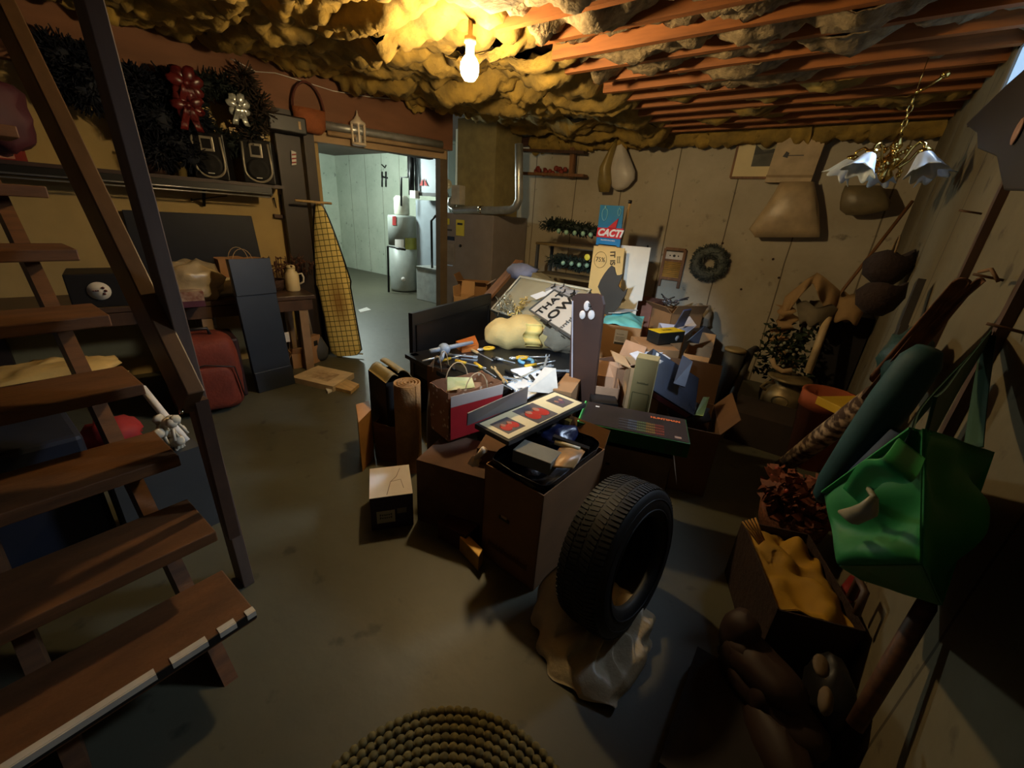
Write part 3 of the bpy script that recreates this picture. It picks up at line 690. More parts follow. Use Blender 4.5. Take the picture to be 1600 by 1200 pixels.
# white lantern
q=lw(560,213,.16); q.z=lw(563,228,.16).z; T=Matrix.Translation(q)@Matrix.Rotation(-.5,4,'Z')@Matrix.Scale(1.25,4)
o=thing('candle_lantern','small white candle lantern hanging over the doorway','lantern',M=T)
lw_=rgb('lantern_white',(232,214,190),.5,var=.05)
n=6; MB(T).lathe((0,0,0),[(.055,0),(.06,.008),(.052,.018)],n).build('base',lw_,o)
m=MB(T)
for i in range(n): a=2*math.pi*i/n; m.bar((.05*math.cos(a),.05*math.sin(a),.015),(.055*math.cos(a),.055*math.sin(a),.145),.011,.011)
m.build('cage',lw_,o)
MB(T).lathe((0,0,.14),[(.064,0),(.06,.012),(.028,.035),(.02,.05),(.012,.055),(.006,.075)],n).build('roof',lw_,o)
MB(T).tube([(.012*math.cos(a),0,.215+.016*math.sin(a)) for a in [2*math.pi*i/12 for i in range(12)]],.003,6,closed=True).build('ring',lw_,o)
MB(T).lathe((0,0,.018),[(.022,0),(.022,.055),(.003,.06)],12).build('candle',paper,o)
MB(T).lathe((0,0,.02),[(.045,0),(.047,.12)],6,cap=False).build('glass',mat('lantern_glass',(225,232,236),.1,var=0,alpha=.12),o)
# silver duct over the doorway
a=lw(508,196,.12); b=lw(690,226,.12)
m=MB().tube([a+(a-b)*.02,a+(b-a)*.33,a+(b-a)*.66,b],.038,14); one(m,'metal_duct',steel,'round silver duct running above the doorway header','duct')
m=MB().tube([a+Vector((.03,0,-.06)),b+Vector((.03,0,-.06))],.022,10); one(m,'wrapped_pipe',rgb('pipe_wrap',(170,140,104),.7,bump=.5,bscale=30),'tan wrapped pipe below the silver duct','pipe')
# white wire along the beam
pts=[at_y(y,.112,2.47-.05*i) for i,y in enumerate((.9,1.3))]
m=MB().tube([lw(*p,.115) for p in [(360,92),(372,97),(400,112),(430,114),(470,126),(520,142),(575,151),(620,155)]],.0035,5); one(m,'white_cable',paper,'thin white cable stapled along the rust beam','cable')
# tools on the wall
for i,(pts,lab) in enumerate([([(438,305),(440,330)],'first'),([(447,308),(452,334)],'second'),([(443,318),(446,340)],'third'),([(428,310),(432,325)],'fourth')]):
    P=[lw(*p,.03) for p in pts]; m=MB().tube(P,[.006,.003],6); m.ball(P[0],.009,8); one(m,'hanging_tool',blackm,'thin dark hand tool hanging on the plywood wall, %s from the door side'%lab,'tool','hand tools on the plywood wall')
P=[lw(428,337,.03),lw(463,341,.03)]; one(MB().bar(P[0],P[1],.03,.03),'tool_rail',woodd,'short dark wooden rail on the plywood wall near the doorway','rail')
P=[lw(300,312,.04),lw(355,306,.04)]; m=MB().tube(P,.004,6); m.ball(P[0],.012,8); one(m,'long_rod',blackm,'thin dark rod with a knob end on the plywood wall','rod')
# wooden stick across the dark post top of the ironing board
P=[lw(461,313,.25),lw(518,318,.25)]; one(MB().tube(P,.011,8),'wooden_dowel',woodl,'pale wooden dowel sticking out above the ironing board','dowel')
# ironing board standing
ib=thing('ironing_board','yellow checked ironing board stood upright leaning on the doorway post','ironing board',at(545,555,z=0))
base=at(542,556,z=.02); tip=lw(497,317,.16)
ax=(tip-base); Lb=ax.length; ax.normalize(); sd=Vector((.86,.50,0)); sd=(sd-ax*sd.dot(ax)).normalized(); nn=sd.cross(ax).normalized()
if nn.dot(EYE-base)<0: nn=-nn
def prof(t):
    # half-width along the board, base to tip
    if t<.03: return .165*math.sqrt(max(0,1-((.03-t)/.03)**2))*.35+.165*.65
    if t<.5: return .165
    return .165*(1-(t-.5)/.5)**.62*.85+.165*.15*(1-t)/.5+.015
def ibf(off):
    L_=[];Rr=[]
    for i in range(31):
        t=i/30; L_.append(base+ax*(t*Lb)-sd*prof(t)+nn*off); Rr.append(base+ax*(t*Lb)+sd*prof(t)+nn*off)
    return Rr+L_[::-1]
chk=bpy.data.materials.new('yellow_check_cloth'); chk.use_nodes=True; nt=chk.node_tree; N=nt.nodes; L=nt.links; b=N['Principled BSDF']; b.inputs['Roughness'].default_value=.8
tc=N.new('ShaderNodeTexCoord'); sp=N.new('ShaderNodeSeparateXYZ'); L.new(tc.outputs['UV'],sp.inputs[0])
ms=[]
for k in (0,1):
    a=N.new('ShaderNodeMath'); a.operation='PINGPONG'; a.inputs[1].default_value=.026; L.new(sp.outputs[k],a.inputs[0])
    c=N.new('ShaderNodeMath'); c.operation='LESS_THAN'; c.inputs[1].default_value=.0035; L.new(a.outputs[0],c.inputs[0]); ms.append(c)
mxm=N.new('ShaderNodeMath'); mxm.operation='MAXIMUM'; L.new(ms[0].outputs[0],mxm.inputs[0]); L.new(ms[1].outputs[0],mxm.inputs[1])
mc=N.new('ShaderNodeMixRGB'); mc.inputs[1].default_value=lin((236,214,136)); mc.inputs[2].default_value=lin((96,86,30)); L.new(mxm.outputs[0],mc.inputs[0])
# brown scorch stain
gx=N.new('ShaderNodeVectorMath'); gx.operation='DISTANCE'; gx.inputs[1].default_value=(.02,.52,0)
mpn=N.new('ShaderNodeMapping'); mpn.inputs['Scale'].default_value=(1.5,.62,1); L.new(tc.outputs['UV'],mpn.inputs[0]); L.new(mpn.outputs[0],gx.inputs[0]); gx.inputs[1].default_value=(.05,.34,0)
rr=N.new('ShaderNodeValToRGB'); rr.color_ramp.elements[0].position=.03; rr.color_ramp.elements[0].color=(.75,.75,.75,1); rr.color_ramp.elements[1].position=.17; rr.color_ramp.elements[1].color=(0,0,0,1); L.new(gx.outputs['Value'],rr.inputs[0])
m2=N.new('ShaderNodeMixRGB'); m2.inputs[2].default_value=lin((146,96,34)); L.new(rr.outputs[0],m2.inputs[0]); L.new(mc.outputs[0],m2.inputs[1]); L.new(m2.outputs[0],b.inputs['Base Color'])
m=MB(); pl=[]
for i in range(31):
    t=i/30
    for j in range(9):
        s_=j/8*2-1; pl.append(base+ax*(t*Lb)+sd*prof(t)*s_+nn*(.022*(1-s_**4)+.002*noise.noise(Vector((t*9,s_*3,0)))))
m.add(pl,[(i*9+j,(i+1)*9+j,(i+1)*9+j+1,i*9+j+1) for i in range(30) for j in range(8)],True)
o=m.build('checked_cover',chk,ib)
uvl=o.data.uv_layers.new(name='uv')
for lp in o.data.loops:
    v=lp.vertex_index; i,j=divmod(v,9); t=i/30; uvl.data[lp.index].uv=(prof(t)*(j/8*2-1),t*Lb)
MB().slab(ibf(-.03),.03,nn).build('metal_deck',blackm,ib)
for s_ in(-.06,.06): MB().tube([base+ax*.1+sd*s_-nn*.05,base+ax*(Lb*.8)+sd*s_*.6-nn*.055],.009,8).build('leg',rgb('leg_white',(200,200,196),.4),ib)
MB().tube([base+ax*.14+sd*-.16-nn*.05,base+ax*.03-sd*.02-nn*.05,base+sd*.15-nn*.05],.009,8).build('foot_bar',rgb('leg_white',(200,200,196)),ib)
# ================================================================== FLOOR BITS BY THE BENCH
def slabbox(name,lab,cat,pA,pB,pC,z,h,mt,**k):
    M_,lu,lv=frame(at(*pA,z=z),at(*pB,z=z),at(*pC,z=z)); 
    m=MB(M_); m.box((lu/2,lv/2,-h/2 if M_.col[2].z>0 else h/2),(lu,lv,h)); return one(m,name,mt,lab,cat,bevel=.003,**k)
def quadbox(m,pts,z,zb): m.prism([at(*p,z=z) for p in pts],zb); return m
q=thing('flat_carton','flat white printed carton lying on the floor near the ironing board','box',at(505,595,z=0))
m=MB(); quadbox(m,[(455,589),(497,571),(553,583),(520,604)],.05,0); m.build('carton_body',rgb('carton_white',(206,184,152),.6),q)
m=MB(); quadbox(m,[(478,587),(498,578),(531,585),(512,596)],.0512,.0505); m.build('cover_print',mat('carton_print',(204,182,150),.5,c2=(150,120,90),scale=20,var=.1),q)
marks('title_marks',greyd,q,at(503,591,z=.053),at(520,594,z=.053)-at(503,591,z=.053),at(503,580,z=.053)-at(503,591,z=.053),.05,.012,1)
m=MB(); quadbox(m,[(520,604),(540,592),(561,600),(548,611)],.03,0); one(m,'wooden_plaque',woodl,'small wooden plaque on the floor touching the flat white carton','plaque')
m=MB(); quadbox(m,[(507,603),(517,600),(522,607),(512,612)],.02,0); one(m,'paper_scrap',paper,'crumpled white scrap under the corner of the flat white carton','paper')
q=at(468,572,z=0); T=TR(q.x-.02,q.y+.02,0,R(-14))
cart('carton','open brown carton on the floor between the black panel and ironing board','box',T,.17,.16,.15,card,True,flaps=[('e',60,.07),('s',-60,.07)],tape=None)
T=TR(q.x-.06,q.y+.03,.15,R(-10)); cart('small_carton','small brown carton with a black window propped on the open carton','box',TR(q.x-.03,q.y+.16,0,R(20)),.1,.14,.27,card,lbl=('e',0,.2,.05,.05,black))
q=lw(447,527,.5); m=MB().box((q.x,q.y,q.z),(.008,.055,.09),RZ); one(m,'white_card',paper,'small white card stuck upright beside the black panel','card')
q=at(500,563,z=0); m=MB().loft([[Vector((q.x+r_*math.cos(a)*.7,q.y+.01+r_*math.sin(a),z)) for a in [2*math.pi*i/14 for i in range(14)]] for r_,z in ((.05,0),(.08,.04),(.085,.12),(.05,.2),(.03,.24))]); one(m,'grey_pitcher',greyd,'dark grey soft bag on the floor behind the flat carton','bag')
# coat / tall things under bench right end
for i,(px,x_) in enumerate([(467,0),(482,.0)]):
    q=at(px,545,z=.0); a=lw(px-6,470,.35); b=lw(px+10,545,.35)
    one(MB().tube([a,b],.013,8),'thin_pole',rgb('aluminium_dull',(140,128,110),.4,metal=.5),['left of two thin poles under the bench end','right of two thin poles under the bench end'][i],'pole')
# ================================================================== UTILITY ROOM
wt=rgb('heater_grey',(150,156,150),.45,var=.05)
c=at(632,447,z=0); c=Vector((-6.55,5.35,0))
wh=thing('water_heater','grey water heater with yellow label standing in the utility room','water heater',c)
ztop=hz(c.x,c.y,337)
MB().lathe(c,[(.25,.02),(.26,.05),(.26,.62*ztop)],28).lathe(c,[(.262,.62*ztop),(.262,ztop-.03),(.25,ztop),(.05,ztop+.02)],28).build('tank',wt,wh)
MB().lathe(c,[(.264,.60*ztop),(.264,.61*ztop)],28,cap=False).build('seam_band',greyd,wh)
def lab_at(px0,py0,px1,py1,r_,mt,nm,par):
    # curved label patch wrapped on the tank
    m=MB()
    def f(u,v):
        px=px0+(px1-px0)*u; py=py0+(py1-py0)*v
        # intersect ray with cylinder
        d=c2w(Vector((px-800,py-600,F))); A=d.x**2+d.y**2; ox,oy=EYE.x-c.x,EYE.y-c.y; B=2*(ox*d.x+oy*d.y); C_=ox*ox+oy*oy-r_*r_
        D=B*B-4*A*C_; t=(-B-math.sqrt(max(D,0)))/(2*A); return EYE+d*t
    m.grid(f,8,4); return m.build(nm,mt,par)
yel=rgb('label_yellow',(226,214,70),.5,var=.03)
lab_at(633,372,651,390,.268,rgb('label_olive',(150,150,60),.5),'yellow_label',wh)
lab_at(613,338,619,352,.268,red,'red_label',wh)
lab_at(617,374,631,388,.268,paper,'white_label',wh)
MB().tube([(c.x+.22,c.y-.2,.25),(c.x+.27,c.y-.24,.27)],.04,10).build('drain_valve',paper,wh)
e=Vector((c.x+.03,c.y-.02,ztop)); zt=hz(e.x,e.y,306)
m=MB().lathe(e,[(.10,0),(.14,.03),(.14,zt-ztop-.04),(.1,zt-ztop)],20); one(m,'expansion_tank',rgb('tank_cream',(206,206,190),.4),'small cream tank sitting on top of the grey water heater','tank')
def pipe(name,lab,pts,r_,mt=blackm,cat='pipe',g='dark pipes in the utility room'): return one(MB().tube(pts,r_,8),name,mt,lab,cat,g)
zz=2.55
def uq(px,py,y=5.2): return at(px,py,y=y)
pipe('gas_pipe','dark thin pipe with an elbow rising left of the water heater top',[uq(627,322),uq(627,277),uq(638,277),uq(638,240)],.018)
pipe('flue_pipe','thick dark flue pipe rising from the water heater to the ceiling',[uq(643,305),uq(643,236)],.05)
pipe('thin_pipe','thin dark pipe right of the thick flue pipe',[uq(650,300),uq(648,240)],.018)
pipe('drain_pipe','black square-bent drain pipe in front of the water heater base',[Vector((uq(606,427,4.9).x,4.9,.02)),uq(606,385,4.9),uq(633,390,4.9)],.02)
pipe('vent_pipe','black pipe with a bent top standing just left of the doorway post',[at(676,472,z=0),at(674,345,y=at(676,472,z=0).y),at(681,337,y=at(676,472,z=0).y-.02)],.02)
m=MB().box(tuple(uq(648,302)-Vector((0,0,.02))),(.14,.1,.12)); one(m,'control_box',paper,'small white control box at the foot of the flue pipe','control box')
# grey cabinet (air handler) upper and lower
cab=rgb('cabinet_bluegrey',(150,160,168),.5,var=.03)
def cabinet(name,lab,px0,px1,py0,py1,y,d,mt,floor=False):
    A=at(px0,py0,y=y); B=at(px1,py1,y=y); z0=0 if floor else B.z
    o=thing(name,lab,'cabinet',((A.x+B.x)/2,y,z0))
    MB().box(((A.x+B.x)/2,y+d/2,(A.z+z0)/2),(abs(B.x-A.x),d,A.z-z0)).build('shell',mt,o,bevel=.01); return o,A,B,z0
o,A,B,z0=cabinet('plenum_box','pale blue-grey duct plenum with a red emblem hanging in the utility room',649,700,226,306,5.25,.5,cab)
MB().box(((A.x+B.x)/2,5.24,z0+.01),(abs(B.x-A.x)+.02,.03,.05)).build('bottom_edge',greyd,o)
q=at(662,285,y=5.24); m=MB(); 
for s_ in(-1,1): m.slab([(q.x+s_*.02,5.238,q.z-.05),(q.x+s_*.10,5.238,q.z-.05),(q.x+s_*.02,5.238,q.z+.06)],.004,(0,-1,0))
m.build('red_emblem',rgb('emblem_red',(190,60,60)),o)
o,A,B,z0=cabinet('return_duct','grey return air duct cabinet standing behind the water heater',649,702,312,395,5.45,.4,cab,True)
o,A,B,z0=cabinet('air_filter_cabinet','low pale grey metal cabinet beside the water heater foot',650,700,415,460,4.95,.35,rgb('cabinet_pale',(160,164,160),.45),True)
MB().box(((A.x+B.x)/2,4.94,A.z-.02),(abs(B.x-A.x),.03,.03)).build('top_trim',chrome,o)
m=MB(); pts=[bwq for bwq in [at(600,262,y=6.33),at(604,262,y=6.33)]]
for (px,y0,y1) in ((597,268,292),(603,268,292)): m.tube([at(px,y0,y=6.33),at(px,y1,y=6.33)],.018,6)
m.tube([at(597,276,y=6.32),at(605,278,y=6.32)],.018,6); m.tube([at(596,257,y=6.32),at(601,262,y=6.32),at(603,258,y=6.32)],.012,6)
one(m,'wall_hook_rack',blackm,'black iron hook bracket on the utility room wall','hook')
# paper on floor, cloth
m=MB().prism([at(560,484,z=.004),at(573,480,z=.004),at(580,484,z=.004),at(563,488,z=.004)],0.0); one(m,'paper_sheet',paper,'white sheet of paper on the utility room floor behind the ironing board','paper')
# furnace
fx0=at(692,400,y=4.15).x
fz=at(715,333,y=4.2).z
fu=thing('furnace','tall grey furnace with yellow labels right of the doorway post','furnace',(-4.2,4.45,0))
fm=rgb('furnace_grey',(140,130,126),.45,var=.05)
A=at(700,400,y=4.12); xl=at(684,400,y=4.12).x; xm=at(711,400,y=4.12).x
xr=xl+ .95
MB().box(((xl+xr)/2,4.5,fz/2),(xr-xl,.72,fz)).build('casing',fm,fu,bevel=.01)
yf=4.138
def patch(px0,py0,px1,py1,mt,nm,t=.008,y=yf,par=None):
    a=at(px0,py0,y=y); b=at(px1,py1,y=y)
    return MB().box(((a.x+b.x)/2,y,(a.z+b.z)/2),(abs(b.x-a.x),t,abs(a.z-b.z))).build(nm,mt,par or fu)
patch(713,343,725,369,yel,'yellow_label'); patch(715,348,723,352,black,'label_print',.012); patch(693,341,702,351,yel,'small_yellow_label')
patch(692,368,710,376,blackm,'vent_slot'); patch(692,412,708,416,chrome,'handle_strip'); patch(692,380,710,410,rgb('door_grey',(150,140,132),.5),'access_door')
patch(692,357,706,361,greyd,'upper_slot')
q=at(719,384,y=yf-.01); MB().ball(q,.02,8).build('knob',black,fu)
m=MB().box((at(762,300,y=4.5).x,4.5,(fz+2.55)/2),(.62,.5,2.55-fz)); one(m,'furnace_plenum',rgb('duct_dull',(150,134,86),.7),'dull metal plenum box on top of the grey furnace','duct')
y=4.15
m=MB().tube([at(705,323,y=y),at(712,329,y=y),at(740,328,y=y),at(775,329,y=y),at(798,328,y=y),at(806,323,y=y),at(811,312,y=y),at(811,272,y=y),at(811,225,y=y)],.045,14); 
o=one(m,'flue_duct',steel,'silver flue duct running right from the furnace then up to the ceiling','duct')
m=MB().tube([at(750,328,y=y),at(754,328,y=y)],.052,14); m.build('collar',chrome,o)
m=MB().lathe(at(706,318,y=4.1)-Vector((0,0,.05)),[(.03,0),(.06,.04),(.05,.1),(.02,.13)],12); one(m,'gas_valve',steel,'rounded silver valve where the flue leaves the furnace','valve')
m=MB().ball(at(699,288,y=4.1),(.06,.06,.06),12); q=at(699,288,y=4.1); m.tube([q,q+Vector((-.03,0,.28))],.01,6); one(m,'pull_lamp',rgb('lamp_white',(220,215,190),.3),'small white globe hanging beside the doorway post','lamp')
q=at(699,300,y=4.12); m=MB().tube([q,at(697,345,y=4.12)],.008,6); one(m,'thin_conduit',steel,'thin silver conduit down the furnace front','conduit')
m=MB().box(tuple(at(716,305,y=4.1)),(.14,.1,.22)); one(m,'white_gauge_box',rgb('gauge_grey',(190,184,170),.4),'pale rectangular control box above the furnace flue','control box')
# utility lamp fixture
m=MB().box((-6.3,4.6,2.56),(1.3,.18,.06)); one(m,'strip_light',rgb('tube_glow',(230,255,240),.4,emit=(.85,1,.93),estr=6),'strip light on the utility room ceiling','light')
# ================================================================== BACK WALL FURNITURE
# ladder-like wooden rack
rk=thing('wall_rack','small wooden rack with red things hung at the top of the back wall','rack',bw(862,250,.1))
for (p,q_) in (((897,208),(893,278)),((812,205),(806,290))):
    a=bw(*p,.12);b=bw(*q_,.12); MB().bar(a,b,.06,.04,(0,1,0)).build('upright',woodm,rk)
for py in (238,274): MB().bar(bw(815,py-3,.14),bw(915,py+1,.14),.10,.03,(0,0,1)).build('shelf_board',woodd if py<250 else woodm,rk)
m=MB(); random.seed(9)
for i in range(14): q=bw(838+i*3.4,268,.14); m.ball(q+Vector((0,random.uniform(-.03,.03),random.uniform(-.03,.04))),(.03,.03,.03),8,.4,3,i)
one(m,'red_ornaments',rgb('dull_red',(130,50,36),.7),'heap of dull red ornaments on the wall rack','ornaments','ornaments on the wall rack')
def hangbag(name,lab,pts,d,mt,depth=.16,cat='plastic bag',seed=0,cut=None,plane=None):
    "bag hanging from a nail: outline rows (left px, right px, row) on a wall plane"
    pf=plane or bw; rings=[]
    for i,(xl_,xr_,py) in enumerate(pts):
        a=pf(xl_,py,d); b=pf(xr_,py,d); c=(a+b)/2; u=(b-a)/2
        t=i/(len(pts)-1); dp=depth*math.sin(math.pi*min(1,.12+t*.8))*.5
        nrm=Vector((0,-1,0)) if pf is bw else Vector((-1,0,0))
        rg=[]
        for k in range(24):
            an=2*math.pi*k/24; w_=1+.07*noise.noise(Vector((math.cos(an)*3,math.sin(an)*3+seed,i*.7)))+.05*math.cos(an*7+seed)*(1-t)
            rg.append(c+u*math.cos(an)*w_+nrm*math.sin(an)*dp*w_)
        rings.append(rg)
    m=MB().loft(rings); return one(m,name,mt,lab,cat)
hangbag('plastic_bag','small white plastic bag hanging on the back wall left of the picture',[(969,973,216),(962,978,232),(954,986,252),(950,992,268),(952,991,280),(956,982,292),(962,972,297)],.1,bagw)
hangbag('plastic_bag','tall olive bag hanging behind the small white plastic bag',[(962,966,218),(950,960,240),(938,955,262),(934,955,285),(936,952,300)],.16,rgb('olive_film',(150,128,70),.4,bump=.5,bscale=12),seed=3)
hangbag('plastic_bag','triangular cream plastic bag hanging below the white gift bag',[(1220,1272,284),(1210,1276,302),(1196,1279,322),(1182,1281,342),(1170,1282,358),(1180,1280,371)],.12,rgb('cream_film',(190,166,128),.38,bump=.5,bscale=10),seed=2)
hangbag('plastic_bag','dark clear plastic bag hanging behind the chandelier',[(1320,1380,290),(1315,1385,302),(1312,1392,316),(1312,1390,328),(1322,1352,336)],.14,rgb('dim_film',(126,112,82),.4,bump=.5,bscale=12),seed=5)
# white gift bag
a=bw(1220,211,.07);b=bw(1297,213,.07);c=bw(1288,290,.07); T=Matrix.Translation(((a.x+b.x)/2-.02,YW-.11,c.z+.02))
o=thing('gift_bag','flat white paper gift bag hung on a nail at the top of the back wall','paper bag',M=T)
hh=a.z-c.z-.03; MB(T).slab([(-.19,-.0,0),(.17,0,0),(.19,0,hh),(-.17,0,hh)],.07,(0,1,0)).build('bag_body',rgb('giftbag_white',(196,172,134),.6,bump=.2,bscale=10),o)
MB(T).box((-.01,-.004,.05),(.36,.006,.02)).build('fold_line',rgb('fold_tan',(160,136,100)),o)
MB(T).slab([(-.1,-.004,hh*.55),(-.06,-.004,hh*.52),(-.055,-.004,hh*.62),(-.08,-.004,hh*.66)],.004,(0,-1,0)).build('dark_mark',black,o)
MB(T).box((.0,-.004,hh*.57),(.12,.003,.006)).build('print_line',greyd,o)
# framed picture
a=bw(1155,207,.04);b=bw(1248,203,.04);c=bw(1221,277,.04);d=bw(1144,278,.04)
zt=(a.z+b.z)/2; zb=(c.z+d.z)/2; x0=(a.x+d.x)/2; x1=at(1246,240,y=YW-.04).x
o=thing('framed_picture','cream matted picture with a small dark landscape on the back wall','picture',((x0+x1)/2,YW-.02,zb))
m=MB()
for (p,q_) in (((x0,zt),(x1,zt)),((x0,zb),(x1,zb)),((x0,zb),(x0,zt)),((x1,zb),(x1,zt))): m.bar((p[0],YW-.03,p[1]),(q_[0],YW-.03,q_[1]),.02,.02,(0,1,0))
m.build('frame',woodm,o)
MB().box(((x0+x1)/2,YW-.03,(zt+zb)/2),(x1-x0,.012,zt-zb)).build('mat_board',cream,o)
cx=(x0+x1)/2+.02;cz=(zt+zb)/2
ph=MB().box((cx,YW-.038,cz),((x1-x0)*.46,.004,(zt-zb)*.5)).build('print',rgb('landscape_grey',(88,86,74),.6,c2=(60,60,52),scale=9,var=.2),o)
w2=(x1-x0)*.23; h2=(zt-zb)*.25
MB().box((cx,YW-.0405,cz+h2*.72),(w2*2,.002,h2*.55)).build('sky',rgb('print_sky',(150,142,112),.6),ph)
m=MB(); m.slab([(cx-w2,YW-.042,cz),(cx+w2,YW-.042,cz+.02),(cx+w2*.3,YW-.042,cz+h2*.5),(cx-w2*.3,YW-.042,cz+h2*.25),(cx-w2,YW-.042,cz+h2*.9)],.002,(0,-1,0)); m.build('hill',rgb('hill_dark',(50,50,42),.6),ph)
# dark wood upright between pictures
a=bw(1252,180,.05); b=bw(1250,215,.05); one(MB().box(tuple((a+b)/2),(.06,.05,.2)),'wood_block',woodd,'dark wooden block on the sill plate between picture and gift bag','block')
# washboard
T=Matrix.Translation(bw(1050,450,.02)); a=bw(1040,388,.03); b=bw(1072,392,.03); c=bw(1058,450,.03); d=bw(1030,446,.03)
o=thing('washboard','small old washboard with brass ribs hanging on the back wall','washboard',d)
x0=(a.x+d.x)/2; x1=(b.x+c.x)/2; zt=a.z; zb=d.z; yy=YW-.03
m=MB(); m.bar((x0,yy,zb-.0),(x0,yy,zt),.03,.022,(0,1,0)); m.bar((x1,yy,zb),(x1,yy,zt),.03,.022,(0,1,0)); m.bar((x0,yy,zt),(x1,yy,zt),.03,.025,(0,1,0)); 
hh=zt-zb; m.bar((x0,yy,zt-hh*.30),(x1,yy,zt-hh*.30),.03,.012,(0,1,0)); m.bar((x0,yy,zt-hh*.78),(x1,yy,zt-hh*.78),.03,.02,(0,1,0)); m.build('wood_frame',woodm,o)
MB().box(((x0+x1)/2,yy,zt-hh*.17),(x1-x0-.03,.01,hh*.2)).build('painted_panel',rgb('panel_white',(206,200,190),.5),o)
m=MB()
for s_ in(-.3,0,.3): m.ball(((x0+x1)/2+s_*(x1-x0)*.7,yy-.007,zt-hh*.17),(.016 if s_==0 else .008,.003,.014 if s_==0 else .008),8)
m.build('painted_cow',black,o)
def f(u,v): return (x0+.01+(x1-x0-.02)*v,yy-.004-.005*math.sin(u*math.pi*18),zt-hh*(.32+.45*u))
MB().grid(f,72,1,.002).build('brass_ribs',rgb('brass_ribs',(206,160,84),.4,metal=.1,var=.15),o)
# wreath
q=bw(1108,411,.04); m=MB(); rr_=(bw(1137,411,.04)-q).length*.72
for i in range(40):
    a=2*math.pi*i/40; pine(m,q+Vector((rr_*math.cos(a),0,rr_*math.sin(a)*.95)),(.055,.03,.055),60,i+50,.035)
m.tube([q+Vector((rr_*math.cos(a),0,rr_*math.sin(a)*.95)) for a in [2*math.pi*i/28 for i in range(28)]],.05,8,closed=True)
one(m,'wreath',rgb('wreath_bluegreen',(92,98,94),.85,var=.2,scale=30),'small round grey-green wreath hanging on the back wall','wreath')
# nail plates / form tie marks
for i,(px,py) in enumerate([(1129,380),(1012,385),(1217,434),(1208,405),(1158,452)]):
    q=bw(px,py,.004); one(MB().ball(q,(.012,.006,.012),8),'wall_tie',rgb('rust_tie',(60,40,26),.8),'rusty tie stub in the back wall, %s from the left'%ORD[[2,0,4,3,1][i]],'tie','rusty tie stubs in the back wall')
# green light garlands behind the pile
def net(lab,pts,seed,dots):
    P=[at(*p,y=4.2) for p in pts]; o=thing('light_garland',lab,'garland',P[0])
    m=MB()
    for i in range(len(P)-1):
        for k in range(4):
            c=P[i].lerp(P[i+1],k/4); pine(m,c,(.10,.08,.055),70,seed+i*7+k,.04)
    m.tube(P,.045,8); m.build('green_foliage',rgb('garland_green',(34,46,34),.7,var=.3,scale=30),o)
    for p in dots: MB().ball(at(*p,y=4.10),.026,8).build('bulb',rgb('bulb_pale_green',(150,190,160),.4),o)
    return o
net('upper dark green garland with pale bulbs in front of the back wall',[(857,350),(880,352),(905,358),(932,362)],10,[(873,361),(885,363),(898,364),(911,365),(923,367)])
net('lower dark green garland with pale bulbs just above the box pile',[(868,408),(885,408),(905,414),(922,416)],80,[(880,411),(893,412),(905,414),(917,415)])
for p,z_,l_ in (((895,372),1.0,'upper'),((895,425),.7,'lower')):
    pass
# shelf/trestle that carries the garlands
A=at(850,366,y=4.2); B=at(935,372,y=4.2)
tr=thing('wire_shelf_rack','olive shelf rack against the back wall carrying the green garlands','shelf',((A.x+B.x)/2,4.3,0))
ol=rgb('olive_canvas',(104,84,44),.8,var=.1)
for z_ in (A.z-.10,at(890,424,y=4.2).z-.07,.25): MB().box(((A.x+B.x)/2,4.3,z_),(B.x-A.x+.1,.36,.025)).build('shelf',ol,tr)
for x_ in (A.x-.03,B.x+.03):
    for y_ in (4.14,4.46): MB().box((x_,y_,(A.z-.1)/2),(.03,.03,A.z-.1)).build('leg',greyd,tr)
# yellow tag, coil box
q=at(918,402,y=4.06); m=MB(); m.lathe(q,[(.001,0),(.03,.004),(.034,.008),(.03,.012)],14,Matrix.Rotation(R(90),3,'X')); one(m,'yellow_tag',yel,'small round yellow tag beside the lower garland','tag')
# blue sign
def board(name,lab,cat,pts,y,t,mt,tilt=0): 
    P=[at(*p,y=y) for p in pts]; o=thing(name,lab,cat,P[0]); MB().slab(P,t,(0,1,0)).build('panel',mt,o); return o,P
def stake(o,P,mt,y_,nm='lower_board'):
    a=P[3].lerp(P[2],.12); b=P[3].lerp(P[2],.88); MB().slab([Vector((a.x,a.y,a.z+.01)),Vector((b.x,b.y,b.z+.01)),Vector((b.x,y_,.01)),Vector((a.x,y_,.01))],.012,(0,1,0)).build(nm,mt,o)
def bil(P,u,v): return (P[0].lerp(P[1],u)).lerp(P[3].lerp(P[2],u),v)
o,P=board('blue_sign','bright blue advertising sign reading CACTI standing high on the pile','sign',[(938,320),(975,322),(968,386),(931,382)],3.9,.012,rgb('sign_blue',(30,130,196),.5,var=.03))
stake(o,P,woodl,3.9,'stake'); red_=rgb('sign_red',(206,40,56),.5,var=0); wht=rgb('sign_white',(240,240,248),.5,var=0); lb=rgb('sign_lightblue',(130,200,230),.5,var=0)
u_=(P[1]-P[0]).normalized(); v_=(P[0]-P[3]).normalized(); ofs=Vector((0,-.006,0))
W=(P[1]-P[0]).length; Hh=(P[0]-P[3]).length
pn=MB().slab([bil(P,.02,.56)+ofs,bil(P,1.12,.54)+ofs,bil(P,1.02,.80)+ofs,bil(P,0,.80)+ofs],.006,(0,-1,0)).build('red_banner',red_,o)
MB().slab([bil(P,.42,.56)+ofs,bil(P,.85,.30)+ofs,bil(P,.78,.56)+ofs],.006,(0,-1,0)).build('red_flame',red_,o)
text('CACTI','lettering',wht,o,bil(P,.55,.68)+ofs*2.4,u_,v_,W*.36,.002,bold=.004,shear=.3)
marks('small_lettering',wht,o,bil(P,.5,.86)+ofs,u_,v_,W*.62,W*.07,1,6)
